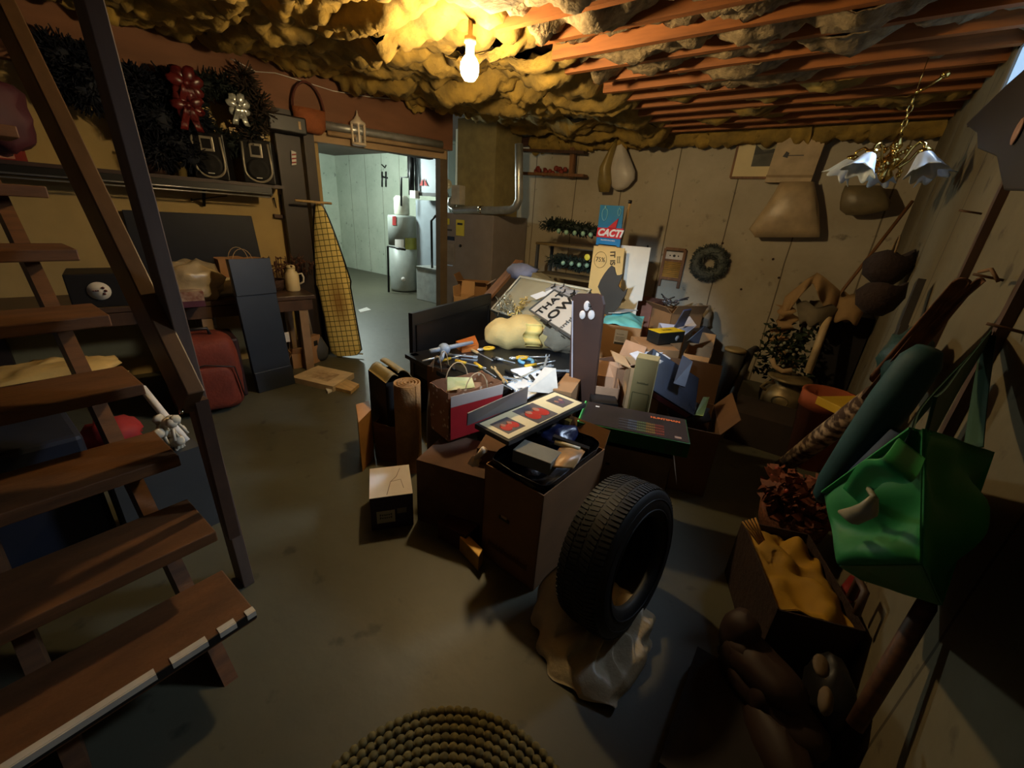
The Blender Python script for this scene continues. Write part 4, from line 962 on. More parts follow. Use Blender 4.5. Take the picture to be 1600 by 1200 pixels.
for (a_,b_,s_) in ((.25,.2,.13),(.85,.14,.07)):
    c=bil(P,a_,b_)+ofs; m=MB()
    m.tube([c+u_*s_*W*math.cos(t)*.9+v_*s_*W*1.4*math.sin(t)*(1.0 if math.sin(t)>0 else 1.5) for t in [2*math.pi*i/14 for i in range(14)]],.004,5,closed=True)
    m.tube([c+v_*s_*W*1.2,c+v_*s_*W*2.1],.009,5); m.build('medal_drawing',lb,o)
# broom stick behind sign
a=at(984,318,y=4.0); b=at(966,400,y=4.0); o=thing('broom_stick','pale stick with a dark tip leaning behind the blue sign','stick',b)
MB().tube([a,b+(b-a)*((b.z-.02)/(a.z-b.z))],.012,8).build('shaft',woodl,o); MB().tube([a,a+(a-b)*.06],.018,8).build('tip',black,o)
# beige poster board, white board
o,P=board('beige_board','beige board with 75% drawn in a circle under the blue sign','board',[(928,384),(976,388),(968,462),(918,458)],3.86,.012,rgb('board_beige',(226,190,120),.6,var=.03))
u_=(P[1]-P[0]).normalized(); v_=(P[0]-P[3]).normalized(); c=bil(P,.28,.27)+ofs
stake(o,P,rgb('board_beige',(226,190,120)),3.86); ink=rgb('ink_brown',(84,66,40),.7,var=0)
m=MB().tube([c+u_*.065*math.cos(t)+v_*.075*math.sin(t) for t in [2*math.pi*i/24 for i in range(24)]],.0025,5,closed=True); m.build('circle_line',rgb('line_tan',(176,146,90)),o)
text('75%','number_text',ink,o,c,u_,v_,.06); text('IT IS','side_text',ink,o,bil(P,.66,.22)+ofs,-v_+u_*.15,u_,.07,bold=.002); marks('side_text',ink,o,bil(P,.86,.24)+ofs,-v_+u_*.15,u_,.06,.04,2,2)
P2=[at(*p,y=3.98) for p in [(960,382),(1017,387),(1003,470),(955,470)]]
o2=thing('white_board','big plain white board standing behind the beige board','board',P2[3]); MB().slab(P2,.012,(0,1,0)).build('panel',rgb('board_white',(232,228,214),.6,var=.03),o2); stake(o2,P2,rgb('board_white',(232,228,214)),3.98)
# bat silhouette
sil=[(943,470),(934,448),(938,438),(944,428),(950,420),(955,415),(960,418),(961,424),(963,430),(968,430),(974,427),(971,434),(968,441),(966,447),(970,452),(974,456),(980,451),(977,461),(972,468),(968,478),(960,486),(952,496),(944,490)]
P=[at(*p,y=3.35) for p in sil]; m=MB().slab(P,.012,(0,1,0)); one(m,'bat_cutout',rgb('bat_black',(54,50,44),.6,var=.04),'dark jagged winged cutout standing in front of the white board','cutout')
# ================================================================== THE PILE
# black low cabinet top with tools, and its long back board
zt_=.52
P0=[at(*p,z=zt_) for p in [(662,585),(770,650),(893,572),(800,528)]]
# orthogonal table
TO=at(652,590,z=zt_); 
tb=thing('black_table','low black table whose top is strewn with tools, in the middle of the pile','table',(-1.75,2.2,0))
M_,lu,lv=frame(Vector((-2.20,1.78,zt_)),Vector((-1.33,1.62,zt_)),Vector((-2.10,2.9,zt_)))
MB(M_).box((lu/2,lv/2,-.015),(lu,lv,.03)).build('table_top',blackp if 0 else rgb('table_black',(26,26,28),.35),tb,bevel=.003)
MB(M_).box((lu/2,lv/2,-.03-.05),(lu-.06,lv-.06,.1)).build('apron',black,tb)
for a in(.05,lu-.05):
    for b_ in(.05,lv-.05): MB(M_).box((a,b_,-(zt_)/2),(.05,.05,zt_)).build('leg',black,tb)
# long black board standing along the table's left edge
A=at(648,600,z=.45); a0=at(644,490,z=.80); b0_=at(768,459,z=.80)
u=(b0_-a0); u.z=0; u.normalize(); nb=Vector((0,0,1)).cross(u)
o=thing('headboard','long black panelled board standing on edge along the left of the pile','headboard',(a0.x,a0.y,0))
e0=Vector((a0.x,a0.y,0)); e1=Vector((b0_.x,b0_.y,0)); 
MB().slab([e0,e1,e1+Vector((0,0,.80)),e0+Vector((0,0,.80))],.035,-nb if nb.x>0 else nb).build('board',black,o,bevel=.003)
nn_=nb if nb.x>0 else -nb
L_=(e1-e0).length
for (s0_,s1_,z0_,z1_) in ((.03,.97,.70,.712),(.03,.97,.30,.312),(.03,.045,.30,.71),(.955,.97,.30,.71)):
    MB().slab([e0+u*L_*s0_+Vector((0,0,z0_)),e0+u*L_*s1_+Vector((0,0,z0_)),e0+u*L_*s1_+Vector((0,0,z1_)),e0+u*L_*s0_+Vector((0,0,z1_))],.008,nn_).build('moulding',blackm,o)
MB().ball(at(696,498,z=.66),.008,8).build('screw',chrome,o)
def flat(px,py,z=zt_): return at(px,py,z=z)
# tools on the table
bt_=rgb('bright_tool',(206,214,220),.3,metal=.6,var=.05); yt=rgb('tool_yellow',(226,180,50),.4,var=.05); dk=rgb('tool_dark',(40,38,36),.4,metal=.4)
tools=[('wrench',(700,556),(745,560),bt_,'steel'),('screwdriver',(712,566),(760,578),dk,'black'),('chisel',(735,548),(770,566),woodl,'wooden'),('screwdriver',(820,575),(868,566),bt_,'bright'),('file_tool',(790,582),(845,604),dk,'dark'),
('wrench',(800,600),(850,575),bt_,'bright'),('spanner',(770,576),(790,600),woodl,'tan'),('screwdriver',(810,560),(856,560),bt_,'steel'),('hacksaw_blade',(760,590),(800,612),bt_,'steel'),('punch',(775,562),(805,570),bt_,'small steel'),('drill_bit',(828,590),(846,612),dk,'dark'),('wrench',(856,556),(846,590),bt_,'bright'),('screwdriver',(742,570),(775,592),dk,'black'),('chisel',(700,575),(735,590),dk,'dark'),('pry_bar',(690,566),(728,556),dk,'black'),('file_tool',(805,615),(832,604),bt_,'grey steel')]
random.seed(77)
for k in range(9):
    px=random.uniform(725,860); py=560+(px-725)*.12+random.uniform(-6,36); a_=random.uniform(-.7,.5); l_=random.uniform(18,34)
    tools.append((random.choice(['wrench','screwdriver','chisel','punch']),(px,py),(px+l_*math.cos(a_),py+l_*.6*math.sin(a_)),random.choice([bt_,dk,bt_,woodl]),random.choice(['worn','slim','plain'])))
for i,(nm,p,q_,mt,cl) in enumerate(tools):
    a=flat(*p)+Vector((0,0,.012)); b=flat(*q_)+Vector((0,0,.012)); d=b-a; 
    o=thing(nm,'%s %s on the black table, %s of the loose tools from the left'%(cl,nm.replace('_',' '),ORD[sorted(range(len(tools)),key=lambda k:tools[k][1][0]+tools[k][2][0]).index(i)]),'tool',a,group='loose tools on the black table')
    if nm in('wrench','spanner'):
        m=MB().bar(a+d*.12,a+d*.88,.016,.008)
        for c,s_ in((a+d*.06,1),(a+d*.94,-1)):
            for k in(-1,1): m.bar(c+d.normalized().cross(Vector((0,0,1)))*.011*k-d.normalized()*.018*s_,c+d.normalized().cross(Vector((0,0,1)))*.011*k+d.normalized()*.012*s_,.009,.009)
        m.build('shank',mt,o)
    else:
        MB().tube([a,a+d*.35],[.012,.010],8).build('handle',yt if cl in('bright','black') else mt,o); MB().tube([a+d*.35,b-d*.04,b],[.005,.004,.002],6).build('shank',bt_ if cl!='dark' else dk,o)
# yellow clamps
for i,(px,py,rz) in enumerate([(755,548,.3),(806,562,.0)]):
    q=flat(px,py)+Vector((0,0,.015)); T=Matrix.Translation(q)@Matrix.Rotation(rz+1,4,'Z'); o=thing('clamp','yellow handled clamp lying %s on the black table'%['next to the pillow','in front of the pillow, further right'][i],'clamp',M=T)
    MB(T).tube([(0,0,0),(.03,.02,0),(.07,.015,0),(.09,-.01,0)],.009,6).tube([(0,-.01,0),(.03,-.03,0),(.07,-.028,0),(.09,-.015,0)],.009,6).build('handles',yt,o); MB(T).tube([(.0,0,0),(-.03,.012,0),(-.05,0,0)],.006,6).tube([(0,-.01,0),(-.03,-.02,0),(-.05,-.008,0)],.006,6).build('jaws',bt_,o)
q=flat(822,566)+Vector((0,0,.01)); m=MB().tube([q+Vector((.05*math.cos(a),.05*math.sin(a),0)) for a in [2*math.pi*i/16 for i in range(14)]],.012,8); one(m,'tape_coil',rgb('pale_blue_plastic',(120,180,210),.4),'pale blue coil of strapping on the black table','coil')
# loose papers / white sheets
for i,(pts) in enumerate([[(792,600),(842,578),(868,586),(820,618)],[(795,622),(824,606),(842,612),(806,632)],[(798,577),(830,572),(842,584),(806,592)]]):
    m=MB().prism([at(*p,z=zt_+.007+.001*i) for p in pts],zt_+.001); one(m,'paper_sheet',rgb('paper_bright',(232,236,240),.6,var=.03),'white paper sheet under the tools, %s'%['the largest one','the one nearest the picture frame','the one furthest back'][i],'paper')
# grey wedge / light blue drain fitting
q=flat(694,545,.60)
bp=thing('plastic_fitting','pale blue plastic pipe fitting lying across the table edge','pipe fitting',q)
pb=rgb('pale_blue_pvc',(160,176,196),.35,var=.04)
a=at(672,549,z=.60); b=at(738,535,z=.60)
MB().tube([a,a.lerp(b,.25),b],[.016,.017,.013],10).build('arm',pb,bp); m=MB(); m.ball(at(694,545,z=.60),(.045,.04,.04),14); m.build('hub',pb,bp); MB().tube([q,at(690,560,z=.57),at(686,566,z=.54)],.014,8).build('stub',pb,bp)
a=at(660,564,z=.56); b=at(692,556,z=.56); one(MB().tube([a,b],.007,6),'thin_steel_rod',bt_,'thin steel rod sticking out below the pale blue fitting','rod')
# orange wood block
m=MB().prism([at(*p,z=zt_+.05) for p in [(712,533),(742,524),(748,538),(722,541)]],zt_); one(m,'wooden_block',rgb('orange_wood',(206,120,50),.6,c2=(170,90,36),scale=8,var=.1),'orange wooden block wedged between black board and pillow','block')
# pillow with price tag
pc_=at(818,520,z=.64); T=Matrix.Translation(pc_+Vector((.0,.06,.0)))@Matrix.Rotation(R(38),4,'Z')
pi=thing('pillow','plump beige pillow with a ruffled yellow tag on the pile','pillow',M=T)
m=MB(T)
def pil(u,v):
    a=u*2*math.pi; ph=(v-.5)*math.pi
    x=math.cos(ph)*math.cos(a); y=math.cos(ph)*math.sin(a); z=math.sin(ph)
    X_=math.copysign(abs(x)**.72,x)*.34; Y_=math.copysign(abs(y)**.8,y)*.17; Z_=math.copysign(abs(z)**.9,z)*.125
    k=1+.06*noise.noise(Vector((x*3,y*3,z*2)))
    X_-=.0; Z_-=.05*(x*x)-.03*math.exp(-((x+.35)/.12)**2)*(-1)
    return (X_*k,Y_*k,Z_*k)
m.grid(pil,48,24); m.build('cushion',rgb('pillow_beige',(196,172,112),.85,var=.06,bump=.25,bscale=60),pi)
m=MB(T)
def tg(u,v): 
    x=.02+.075*(v-.5)*1.6+.012*math.sin(u*9); return (x,-.165+.01*math.sin(u*14)-.012-.02*math.sin(u*2.6), .105-.17*u)
m.grid(tg,16,3,.003); m.build('ruffled_tag',rgb('tag_yellow',(232,206,120),.6,var=.1),pi)
m=MB(); q=at(768,490,z=.7)
# grey pillow end / cloth on the right
pc2=at(880,525,z=.64); m=MB().ball(pc2,(.2,.13,.12),28,.25,2.5,8,Matrix.Rotation(R(40),3,'Z'),box=.8); one(m,'grey_cushion',rgb('grey_cushion',(128,118,98),.85,bump=.3,bscale=40),'greyish cushion slumped between pillow and brown plank','cushion')
# translucent tote lid + rim leaning
P=[at(768,470,z=.72),at(800,436,z=.98),at(868,462,z=.92),at(845,515,z=.62),at(775,500,z=.60)]
tl=thing('tote_bin','grey plastic tote bin tipped on its side behind the pillow','bin',P[0])
M_,lu,lv=frame(at(768,484,y=2.95),at(872,516,y=2.75),at(803,430,y=3.3))
def lidf(u,v):
    x=(u-.0)*lu; y=v*lv; r_=min(u,1-u,v,1-v); z=-.02+.05*min(1,r_*14)
    return (x,y,z+.005*noise.noise(Vector((x*9,y*9,0))))
MB(M_).grid(lidf,24,20,.004).build('lid_panel',rgb('tote_grey',(150,142,116),.3,var=.05),tl)
rim=[(0,0,0),(lu,0,0),(lu,lv,0),(0,lv,0)]
MB(M_).tube(rim,.014,8,closed=True).build('rim',rgb('tote_rim',(178,172,150),.35),tl)
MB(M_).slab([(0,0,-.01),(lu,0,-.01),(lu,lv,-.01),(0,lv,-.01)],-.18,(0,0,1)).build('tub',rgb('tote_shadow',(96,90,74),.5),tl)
# silver tinsel and gold ribbon
m=MB(); random.seed(11)
for i in range(40):
    c=at(778+random.random()*24,464+random.random()*24,y=2.88)+Vector((0,0,random.uniform(-.02,.03))); m.tube([c+Vector((random.uniform(-.03,.03),random.uniform(-.03,.03),random.uniform(-.03,.03))) for _ in range(3)],.0035,4)
one(m,'tinsel',rgb('tinsel_silver',(214,208,180),.2,metal=.8,var=.1),'clump of silver tinsel on the grey tote lid','tinsel')
m=MB()
for i in range(22):
    c=at(796+i*.9+random.random()*8,490-i*1.2+random.random()*8,y=2.84); m.tube([c+Vector((random.uniform(-.03,.03),random.uniform(-.03,.03),random.uniform(-.03,.03))) for _ in range(3)],.005,4)
one(m,'gold_ribbon',rgb('ribbon_gold',(230,196,110),.3,metal=.4,var=.1),'gold curling ribbon beside the silver tinsel','ribbon')
for i,pts in enumerate([[(828,462),(848,455),(858,460),(838,468)],[(852,456),(862,452),(868,456),(858,461)]]):
    m=MB().slab([at(*p,y=2.93) for k,p in enumerate(pts)],.004); one(m,'paper_card',paper,['larger white card on the grey tote lid','smaller white card right of the larger one on the tote lid'][i],'card')
# long brown leaning board & others behind
A=at(758,468,y=3.05);B=at(812,408,y=3.5); m=MB().bar(A,B,.10,.03,(0,0,1)); one(m,'brown_plank',woodm,'brown plank leaning up behind the grey tote','plank')
c=at(815,424,y=3.4); m=MB().ball(c,(.16,.12,.08),16,.4,3,3); one(m,'blue_cloth',rgb('slate_cloth',(120,124,146),.8,bump=.4,bscale=20),'slate blue cloth bunched on top of the pile behind the tote','cloth')
A=at(838,430,y=3.3);B=at(900,470,y=3.2); m=MB().bar(A,B,.12,.05,(0,0,1)); one(m,'olive_bag',rgb('olive_cloth',(112,98,62),.8),'olive cloth strip lying behind the lettered cushion','cloth')
# lettered grey cushion "THAT LOWE"
M_,lu,lv=frame(at(827,484,y=2.60),at(893,526,y=2.35),at(872,456,y=2.75)); 
lc=thing('lettered_cushion','grey board with black lettering THAT LOWE tilted beside the brown plank','sign',M=M_)
MB(M_).box((lu/2,lv/2,-.02),(lu,lv,.035)).build('body',rgb('sign_greyboard',(176,170,160),.7,var=.04),lc,bevel=.008)
for a_,b_ in (((0,0),(lu,0)),((lu,0),(lu,lv)),((lu,lv),(0,lv)),((0,lv),(0,0))): MB(M_).bar((a_[0],a_[1],0),(b_[0],b_[1],0),.012,.008).build('edge_trim',greyd,lc)
Mx=M_.to_3x3(); xd=Mx@Vector((1,0,0)); yd=Mx@Vector((0,1,0))
# text runs up the slope: baseline direction along the long diagonal seen in the photo
xt=(at(860,463,z=.86)-at(833,488,z=.70)); 
text('THAT','lettering',black,lc,M_@Vector((lu*.20,lv*.54,.002)),yd,-xd,lu*.17,.002,bold=.002)
text('LOWE','lettering',black,lc,M_@Vector((lu*.44,lv*.55,.002)),yd,-xd,lu*.21,.002,bold=.003)
marks('faint_lettering',greyd,lc,M_@Vector((lu*.74,lv*.45,.002)),yd,-xd,lu*.5,lu*.10,1,5)
M_,lu,lv=frame(at(845,456,y=2.95),at(896,478,y=2.9),at(856,436,y=3.1))
g_=thing('grey_lettered_bag','grey and black patterned bag behind the lettered board','bag',M=M_)
m=MB(M_); m.ball((lu/2,lv/2,-.05),(lu*.5,lv*.6,.08),20,.4,3,6,box=.8); m.build('bag_body',rgb('bag_greyfabric',(150,148,148),.6),g_)
m=MB(M_)
for i,(x_,y_) in enumerate([(.2,.5),(.4,.7),(.55,.4),(.75,.6),(.85,.35)]): m.tube([(lu*x_,lv*y_-.03,.034),(lu*x_+.015,lv*y_,.038),(lu*x_-.005,lv*y_+.03,.034)],.006,5)
m.build('black_marks',black,g_)
# boxes behind the headboard
q=at(725,470,z=.55); T=TR(q.x-.15,q.y+.35,.0,R(30)); cart('carton','open brown carton standing behind the long black board','box',T,.35,.3,.72,card,True,flaps=[('s',20,.1),('e',30,.08),('w',60,.1)])
T=TR(-3.0,3.25,0,R(22)); cart('tall_carton','tall narrow brown carton beside the doorway post','box',T,.16,.2,.66,cardl,True,flaps=[('n',80,.14),('w',85,.1)])
q=at(700,430,z=.7); 
# leaning brown plank with white ornament
a=at(897,461,z=.98); 
pk=thing('plank_sign','dark brown upright plank sign with a white penguin-like ornament','sign',(-1.0,2.0,0))
bx=at(912,612,z=.50); yb_=bx.y
L0=[(893,620),(930,618),(943,476),(940,463),(932,459),(902,459),(894,464)]
P=[at(*p,y=yb_) for p in L0]; zmin=min(p.z for p in P); P[0].z-=.25; P[1].z-=.25
MB().slab(P,.025,(0,1,0)).build('plank',rgb('plank_brown',(64,38,26),.55,c2=(50,30,20),scale=5,var=.1),pk)
wpt=rgb('ornament_white',(206,196,190),.6,var=.06)
m=MB()
for (px,py,rx,rz_) in ((917,478,.020,.030),(910,492,.020,.026),(924,492,.022,.028)):
    c=at(px,py,y=yb_-.006); m.ball(c,(rx,.008,rz_),14)
orn=m.build('white_ornament',wpt,pk)
m=MB(); 
for (px,py,r_) in ((921,478,.008),(923,482,.006),(920,475,.004)): m.ball(at(px,py,y=yb_-.014),(r_,.004,r_),8)
m.build('dark_wing',greyd,orn)
MB().slab([at(893,618,y=yb_-.002),at(895,618,y=yb_-.002),at(896,470,y=yb_-.002),at(894,470,y=yb_-.002)],.004,(0,-1,0)).build('pale_edge',rgb('edge_pale',(170,164,170),.5),pk)
# brown carton carrying the teal paper
z_=.72
A=at(938,503,z=z_); B=at(1003,512,z=z_); C_=at(1034,494,z=z_); D=at(968,474,z=z_)
M_,lu,lv=frame(A,B,D)
T=M_@Matrix.Translation((lu/2,.25,-z_)) 
tc_=cart('carton','brown carton with a white address label, topped with teal tissue paper','box',T,lu,.5,z_-.01,card,True,flaps=[],lbl=('s',.015,z_-.10,.10,.12,rgb('label_pale',(206,206,210),.5)))
marks('label_text',greyd,tc_,T@Vector((.015,-.3235,z_-.06)),T.to_3x3()@Vector((1,0,0)),Vector((0,0,1)),.06,.012,1,3)
for k in range(3): MB(T).box((.015,-.3228,z_-.085-.012*k),(.07,.002,.003)).build('label_line',greyd,tc_)
MB(T).box((.015,-.3228,z_-.135),(.08,.002,.018)).build('label_barcode',greyd,tc_)
def ts(u,v):
    x=(u-.5)*lu*.98; y=(v-.5)*.48; z=z_-.012+.05*math.sin(math.pi*u)*math.sin(math.pi*v)**.5+.02*noise.noise(Vector((x*9,y*9,0)))
    return (x,y,z)
m=MB(T).grid(ts,24,24,.002,smooth=False); one(m,'tissue_paper',rgb('teal_tissue',(120,206,196),.6,c2=(100,190,206),scale=4,var=.05),'teal tissue paper heaped in the labelled brown carton','tissue paper')
m=MB(T).slab([(-lu*.5,.04,z_+.02),(-lu*.1,-.04,z_+.05),(lu*.3,.22,z_+.045),(-lu*.35,.26,z_+.035)],.004); one(m,'paper_sheet',paper,'white sheet lying on the teal tissue paper','paper')
# more boxes behind on the right
def px_box(name,lab,pts,z,zb,mt,cat='box',**k):
    A=at(*pts[0],z=z);B=at(*pts[1],z=z);D=at(*pts[2],z=z); M_,lu,lv=frame(A,B,D); 
    if M_.col[2].z<0: M_,lu,lv=frame(B,A,D)
    lu=min(lu,k.pop('mu',.42)); lv=min(lv,k.pop('mv',.38))
    T=M_@Matrix.Translation((lu/2,lv/2,-(z-zb)));
    return cart(name,lab,cat,T,lu,lv,z-zb,mt,**k)
px_box('carton','pale carton with a sloping blue-white lid right of the teal tissue',[(1035,520),(1068,524),(1062,486)],.68,0,rgb('pale_carton',(196,190,200),.7),open_=True,flaps=[('e',50,.12)])
m=MB().slab([at(1052,512,z=.70),at(1068,508,z=.72),at(1080,482,z=.95),at(1068,484,z=.95)],.01); one(m,'blue_folder',rgb('folder_blue',(96,106,150),.5),'blue folder standing up right of the pale carton','folder')
m=MB().slab([at(1072,534,z=.62),at(1092,536,z=.62),at(1100,510,z=.82)],.006); one(m,'blue_paper',rgb('paper_blue',(140,160,190),.5),'triangular pale blue sheet poking up behind the black and yellow box','paper')
px_box('carton','tilted brown carton at the back near the wall',[(1015,478),(1050,490),(1040,462)],.70,0,card,open_=True,flaps=[('s',40,.1),('e',60,.1)])
px_box('carton','low reddish-brown carton at the very back right of the white board',[(985,468),(1020,474),(1012,458)],.74,0,rgb('carton_reddish',(150,96,76),.8))
q=at(1085,500,z=.60); film('plastic_bag','pale crumpled plastic bag at the back of the pile below the washboard',(q.x,q.y+.15,.60),(.12,.14,.14),51,rgb('pale_film',(170,156,136),.4,bump=.6,bscale=12))
px_box('storage_tub','dark blue-grey tub at the back right of the pile',[(1080,520),(1120,524),(1112,488)],.55,0,rgb('tub_slate',(66,72,88),.5))
m=MB(); random.seed(21)
for i in range(16):
    a=at(1040+random.random()*18,468+random.random()*10,z=.78); m.tube([a,a+Vector((random.uniform(-.12,.12),random.uniform(-.1,.1),random.uniform(0,.06)))],.007,5)
one(m,'metal_odds',rgb('odd_metal',(120,116,120),.3,metal=.6),'handful of thin metal parts on the back carton','metal parts')
px_box('carton','crushed tan carton behind the black and yellow box',[(1068,552),(1110,560),(1100,505)],.56,0,cardl,open_=True,flaps=[('n',50,.12),('s',-20,.06)])
# black and yellow box
by=px_box('tool_box_carton','black box with yellow top lying on the pile',[(1031,521),(1071,518),(1036,513)],.80,.72,rgb('pack_black',(30,32,30),.4))
T=WM[by.name]; 
xs_=[v[0] for v in by.children[0].bound_box]; ys_=[v[1] for v in by.children[0].bound_box]; zs_=[v[2] for v in by.children[0].bound_box]
MB(T).box((0,0,max(zs_)+.002),(max(xs_)*2,max(ys_)*2,.003)).build('yellow_top',rgb('pack_yellow',(236,196,30),.4,var=.02),by)
marks('top_marks',black,by,T@Vector((0,0,max(zs_)+.004)),T.to_3x3()@Vector((1,0,0)),T.to_3x3()@Vector((0,1,0)),.09,.03,2,3)
MB(T).lathe((max(xs_)*.45,min(ys_)-.001,.035),[(.02,0),(.02,.002)],14,Matrix.Rotation(R(90),3,'X')).build('printed_disc',rgb('disc_grey',(150,150,150),.4),by)
px_box('carton','brown carton holding up the black and yellow box',[(1008,545),(1062,548),(1018,527)],.71,0,card)
# white inside flap, open carton with papers
px_box('carton','open brown carton full of white papers in front of the labelled carton',[(985,575),(1040,580),(1000,545)],.66,0,cardl,mv=.24,open_=True,flaps=[('w',20,.1)])
m=MB(); 
for k,pts in enumerate([[(988,556),(1030,548),(1048,560),(1010,578)],[(984,552),(1022,540),(1042,548),(1000,566)]]): m.prism([at(*p,z=.68+.012*k) for p in pts],.675+.012*k)
one(m,'paper_stack',rgb('paper_sheets',(226,230,238),.5,var=.03),'stack of white papers in the open carton right of the plank sign','papers')
px_box('carton','small tan carton with lid up between plank sign and olive box',[(932,560),(965,575),(952,540)],.62,0,mv=.2,mt=rgb('carton_tan',(176,136,104),.8),open_=True,flaps=[('n',70,.12),('e',30,.08)])
px_box('carton','tan carton low behind the green keyboard box',[(930,603),(968,608),(938,575)],.55,0,mv=.2,mt=rgb('carton_tan',(176,136,104),.8),open_=True,flaps=[('n',60,.1)])
px_box('dark_case','black case between the plank sign and the olive box',[(925,628),(966,632),(932,606)],.50,0,black)
px_box('carton','brown ribbed carton left of the plank sign',[(864,608),(893,614),(872,580)],.57,0,card)
m=MB().slab([at(822,612,z=.56),at(872,616,z=.54),at(868,576,z=.66),at(850,574,z=.66)],.006); o=one(m,'white_card',rgb('card_white2',(206,198,184),.6),'stiff white printed card standing in front of the table edge','card')
# olive tall narrow carton
q=at(992,640,z=.50); T=TR(q.x,q.y+.06,0,R(12))
oc=cart('olive_carton','tall narrow olive carton standing upright behind the green box','box',T,.115,.10,.80,rgb('olive_card',(150,132,84),.7,var=.05),flaps=[('s',-10,.0)] if 0 else ())
marks('print_marks',rgb('ink_green',(60,64,36),.7,var=0),oc,T@Vector((0,-.0515,.66)),(T.to_3x3()@Vector((1,0,0))),Vector((0,0,1)),.06,.018,1,5)
for (a_,b_,w_,h_) in ((0,.60,.09,.004),(-.045,.5,.004,.2),(.045,.5,.004,.2),(0,.40,.09,.004)): MB(T).box((a_,-.051,b_),(w_,.002,h_)).build('printed_line',rgb('ink_olive',(84,80,46),.7,var=0),oc)
# big open carton on the right with back wall and orange flap
A=at(1002,650,z=.45); B=at(1108,668,z=.45); 
M_,lu,lv=frame(Vector((-.70,2.18,.40)),Vector((-.20,2.32,.40)),Vector((-.80,2.62,.40)))
T=M_@Matrix.Translation((lu/2,lv/2,-.40))
bc=cart('carton','big open carton with a tall raised back flap at the right side of the pile','box',T,lu,lv,.42,cardd,True,flaps=[('n',86,.26),('e',55,.13)])
# game box + items inside
M2,l2,v2=frame(at(1008,602,z=.62),at(1085,650,z=.45),at(1045,560,z=.72))
gb=thing('game_box','dark blue glossy board game box tilted in the big open carton','box',M=M2)
MB(M2).box((l2/2,v2/2,-.03),(l2,v2,.06)).build('lid',rgb('game_blue',(28,30,38),.25,c2=(44,52,70),scale=5,var=.1),gb,bevel=.003)
MB(M2).box((l2/2,-.001,-.03),(l2*.9,.003,.04)).build('side_print',rgb('game_red',(120,60,70),.4),gb)
MB(M2).box((l2*.1,v2*.5,.001),(l2*.05,v2*.9,.002)).build('white_stripe',paper,gb)
M3,l3,v3=frame(at(1012,628,z=.58),at(1050,560,z=.68),at(1020,632,z=.56))
for i,(p,q_,mt,lab) in enumerate([((1034,572),(1014,622),rgb('book_green',(70,120,96),.5),'thin green book'),((1040,566),(1022,618),paper,'thin white book'),((1026,576),(1008,612),rgb('book_blue',(120,150,190),.5),'thin pale blue book')]):
    a=at(*p,y=2.5); b=at(*q_,y=2.42); one(MB().bar(a,b,.012,.16,(.2,1,0)),'thin_book',mt,'%s slanting in the big open carton beside the olive carton'%lab,'book')
q=at(1090,640,z=.46); m=MB().slab([at(1085,650,z=.44),at(1098,652,z=.44),at(1108,622,z=.5),at(1098,622,z=.5)],.01); one(m,'green_sleeve',rgb('lime_green',(130,150,60),.5),'small lime green sleeve standing in the big carton','sleeve')
q=at(1075,655,z=.4); m=MB().ball((q.x-.02,q.y+.1,.40),(.13,.1,.06),16,.5,4,2); one(m,'dark_cloth',greyd,'dark cloth at the bottom of the big open carton','cloth')
m=MB().slab([at(1052,600,z=.62),at(1070,606,z=.6),at(1082,566,z=.72),at(1066,556,z=.74)],.008); one(m,'dark_folder',rgb('folder_slate',(70,78,96),.4),'slate folder standing behind the game box','folder')
# green keyboard box
A=at(902,659,z=.56); B=at(1079,694,z=.56); C_=at(921,628,z=.56)
M_,lu,lv=frame(A,B,C_); T=M_@Matrix.Translation((lu/2,lv/2,-.075))
kb=thing('keyboard_box','long green boxed gaming keyboard lying on cartons in front','box',M=T)
grn=rgb('box_green',(22,84,24),.45,var=.05)
MB(T).box((0,0,.0375),(lu,lv,.075)).build('carton_body',grn,kb,bevel=.003)
top=MB(T).box((0.005,0.003,.0758),(lu-.02,lv-.008,.002)).build('top_print',rgb('print_dark',(52,40,40),.35,c2=(40,34,30),scale=6,var=.1),kb)
MB(T).box((-lu/2+.003,0,.0765),(.006,lv,.003)).build('bright_edge',rgb('edge_green',(110,210,110),.4,var=0),kb)
# keys printed
kc=[(58,54,58),(70,78,92),(84,94,60),(120,92,44),(116,50,34)]
for g_ in range(5):
    m=MB(T)
    for r_ in range(4):
        for c_ in range(5):
            x=-lu*.12+(g_*5+c_)*lu*.0165; y=-lv*.36+r_*lv*.11; m.box((x,y,.0774),(lu*.012,lv*.08,.0012))
    m.build('printed_keys',rgb('keys_%d'%g_,kc[g_],.4,var=.1),kb)
text('HUNTSMAN','title_text',rgb('orange_text',(240,120,60),.4,var=0,emit=None),kb,T@Vector((lu*.30,lv*.30,.0772)),T.to_3x3()@Vector((1,0,0)),T.to_3x3()@Vector((0,1,0)),.026,bold=.001)
MB(T).box((-lu*.36,lv*.33,.0772),(.02,.012,.001)).build('small_logo',paper,kb)
MB(T).box((lu*.40,-lv*.36,.0772),(.03,.02,.001)).build('corner_logo',rgb('logo_tan',(150,120,100)),kb)
for x_ in (lu*.33,lu*.42): MB(T).box((x_,-lv/2-.001,.035),(.03,.002,.045)).build('side_print',rgb('green_dark_print',(40,70,34),.5),kb)
# carton under keyboard box (grey brown) and its neighbour
px_box('carton','grey-brown carton under the right end of the green keyboard box',[(945,695),(1052,718),(962,668)],.46,0,rgb('carton_greybrown',(120,98,74),.8),open_=True,flaps=[('e',-72,.14)],lbl=('s',-.13,.36,.02,.012,black))
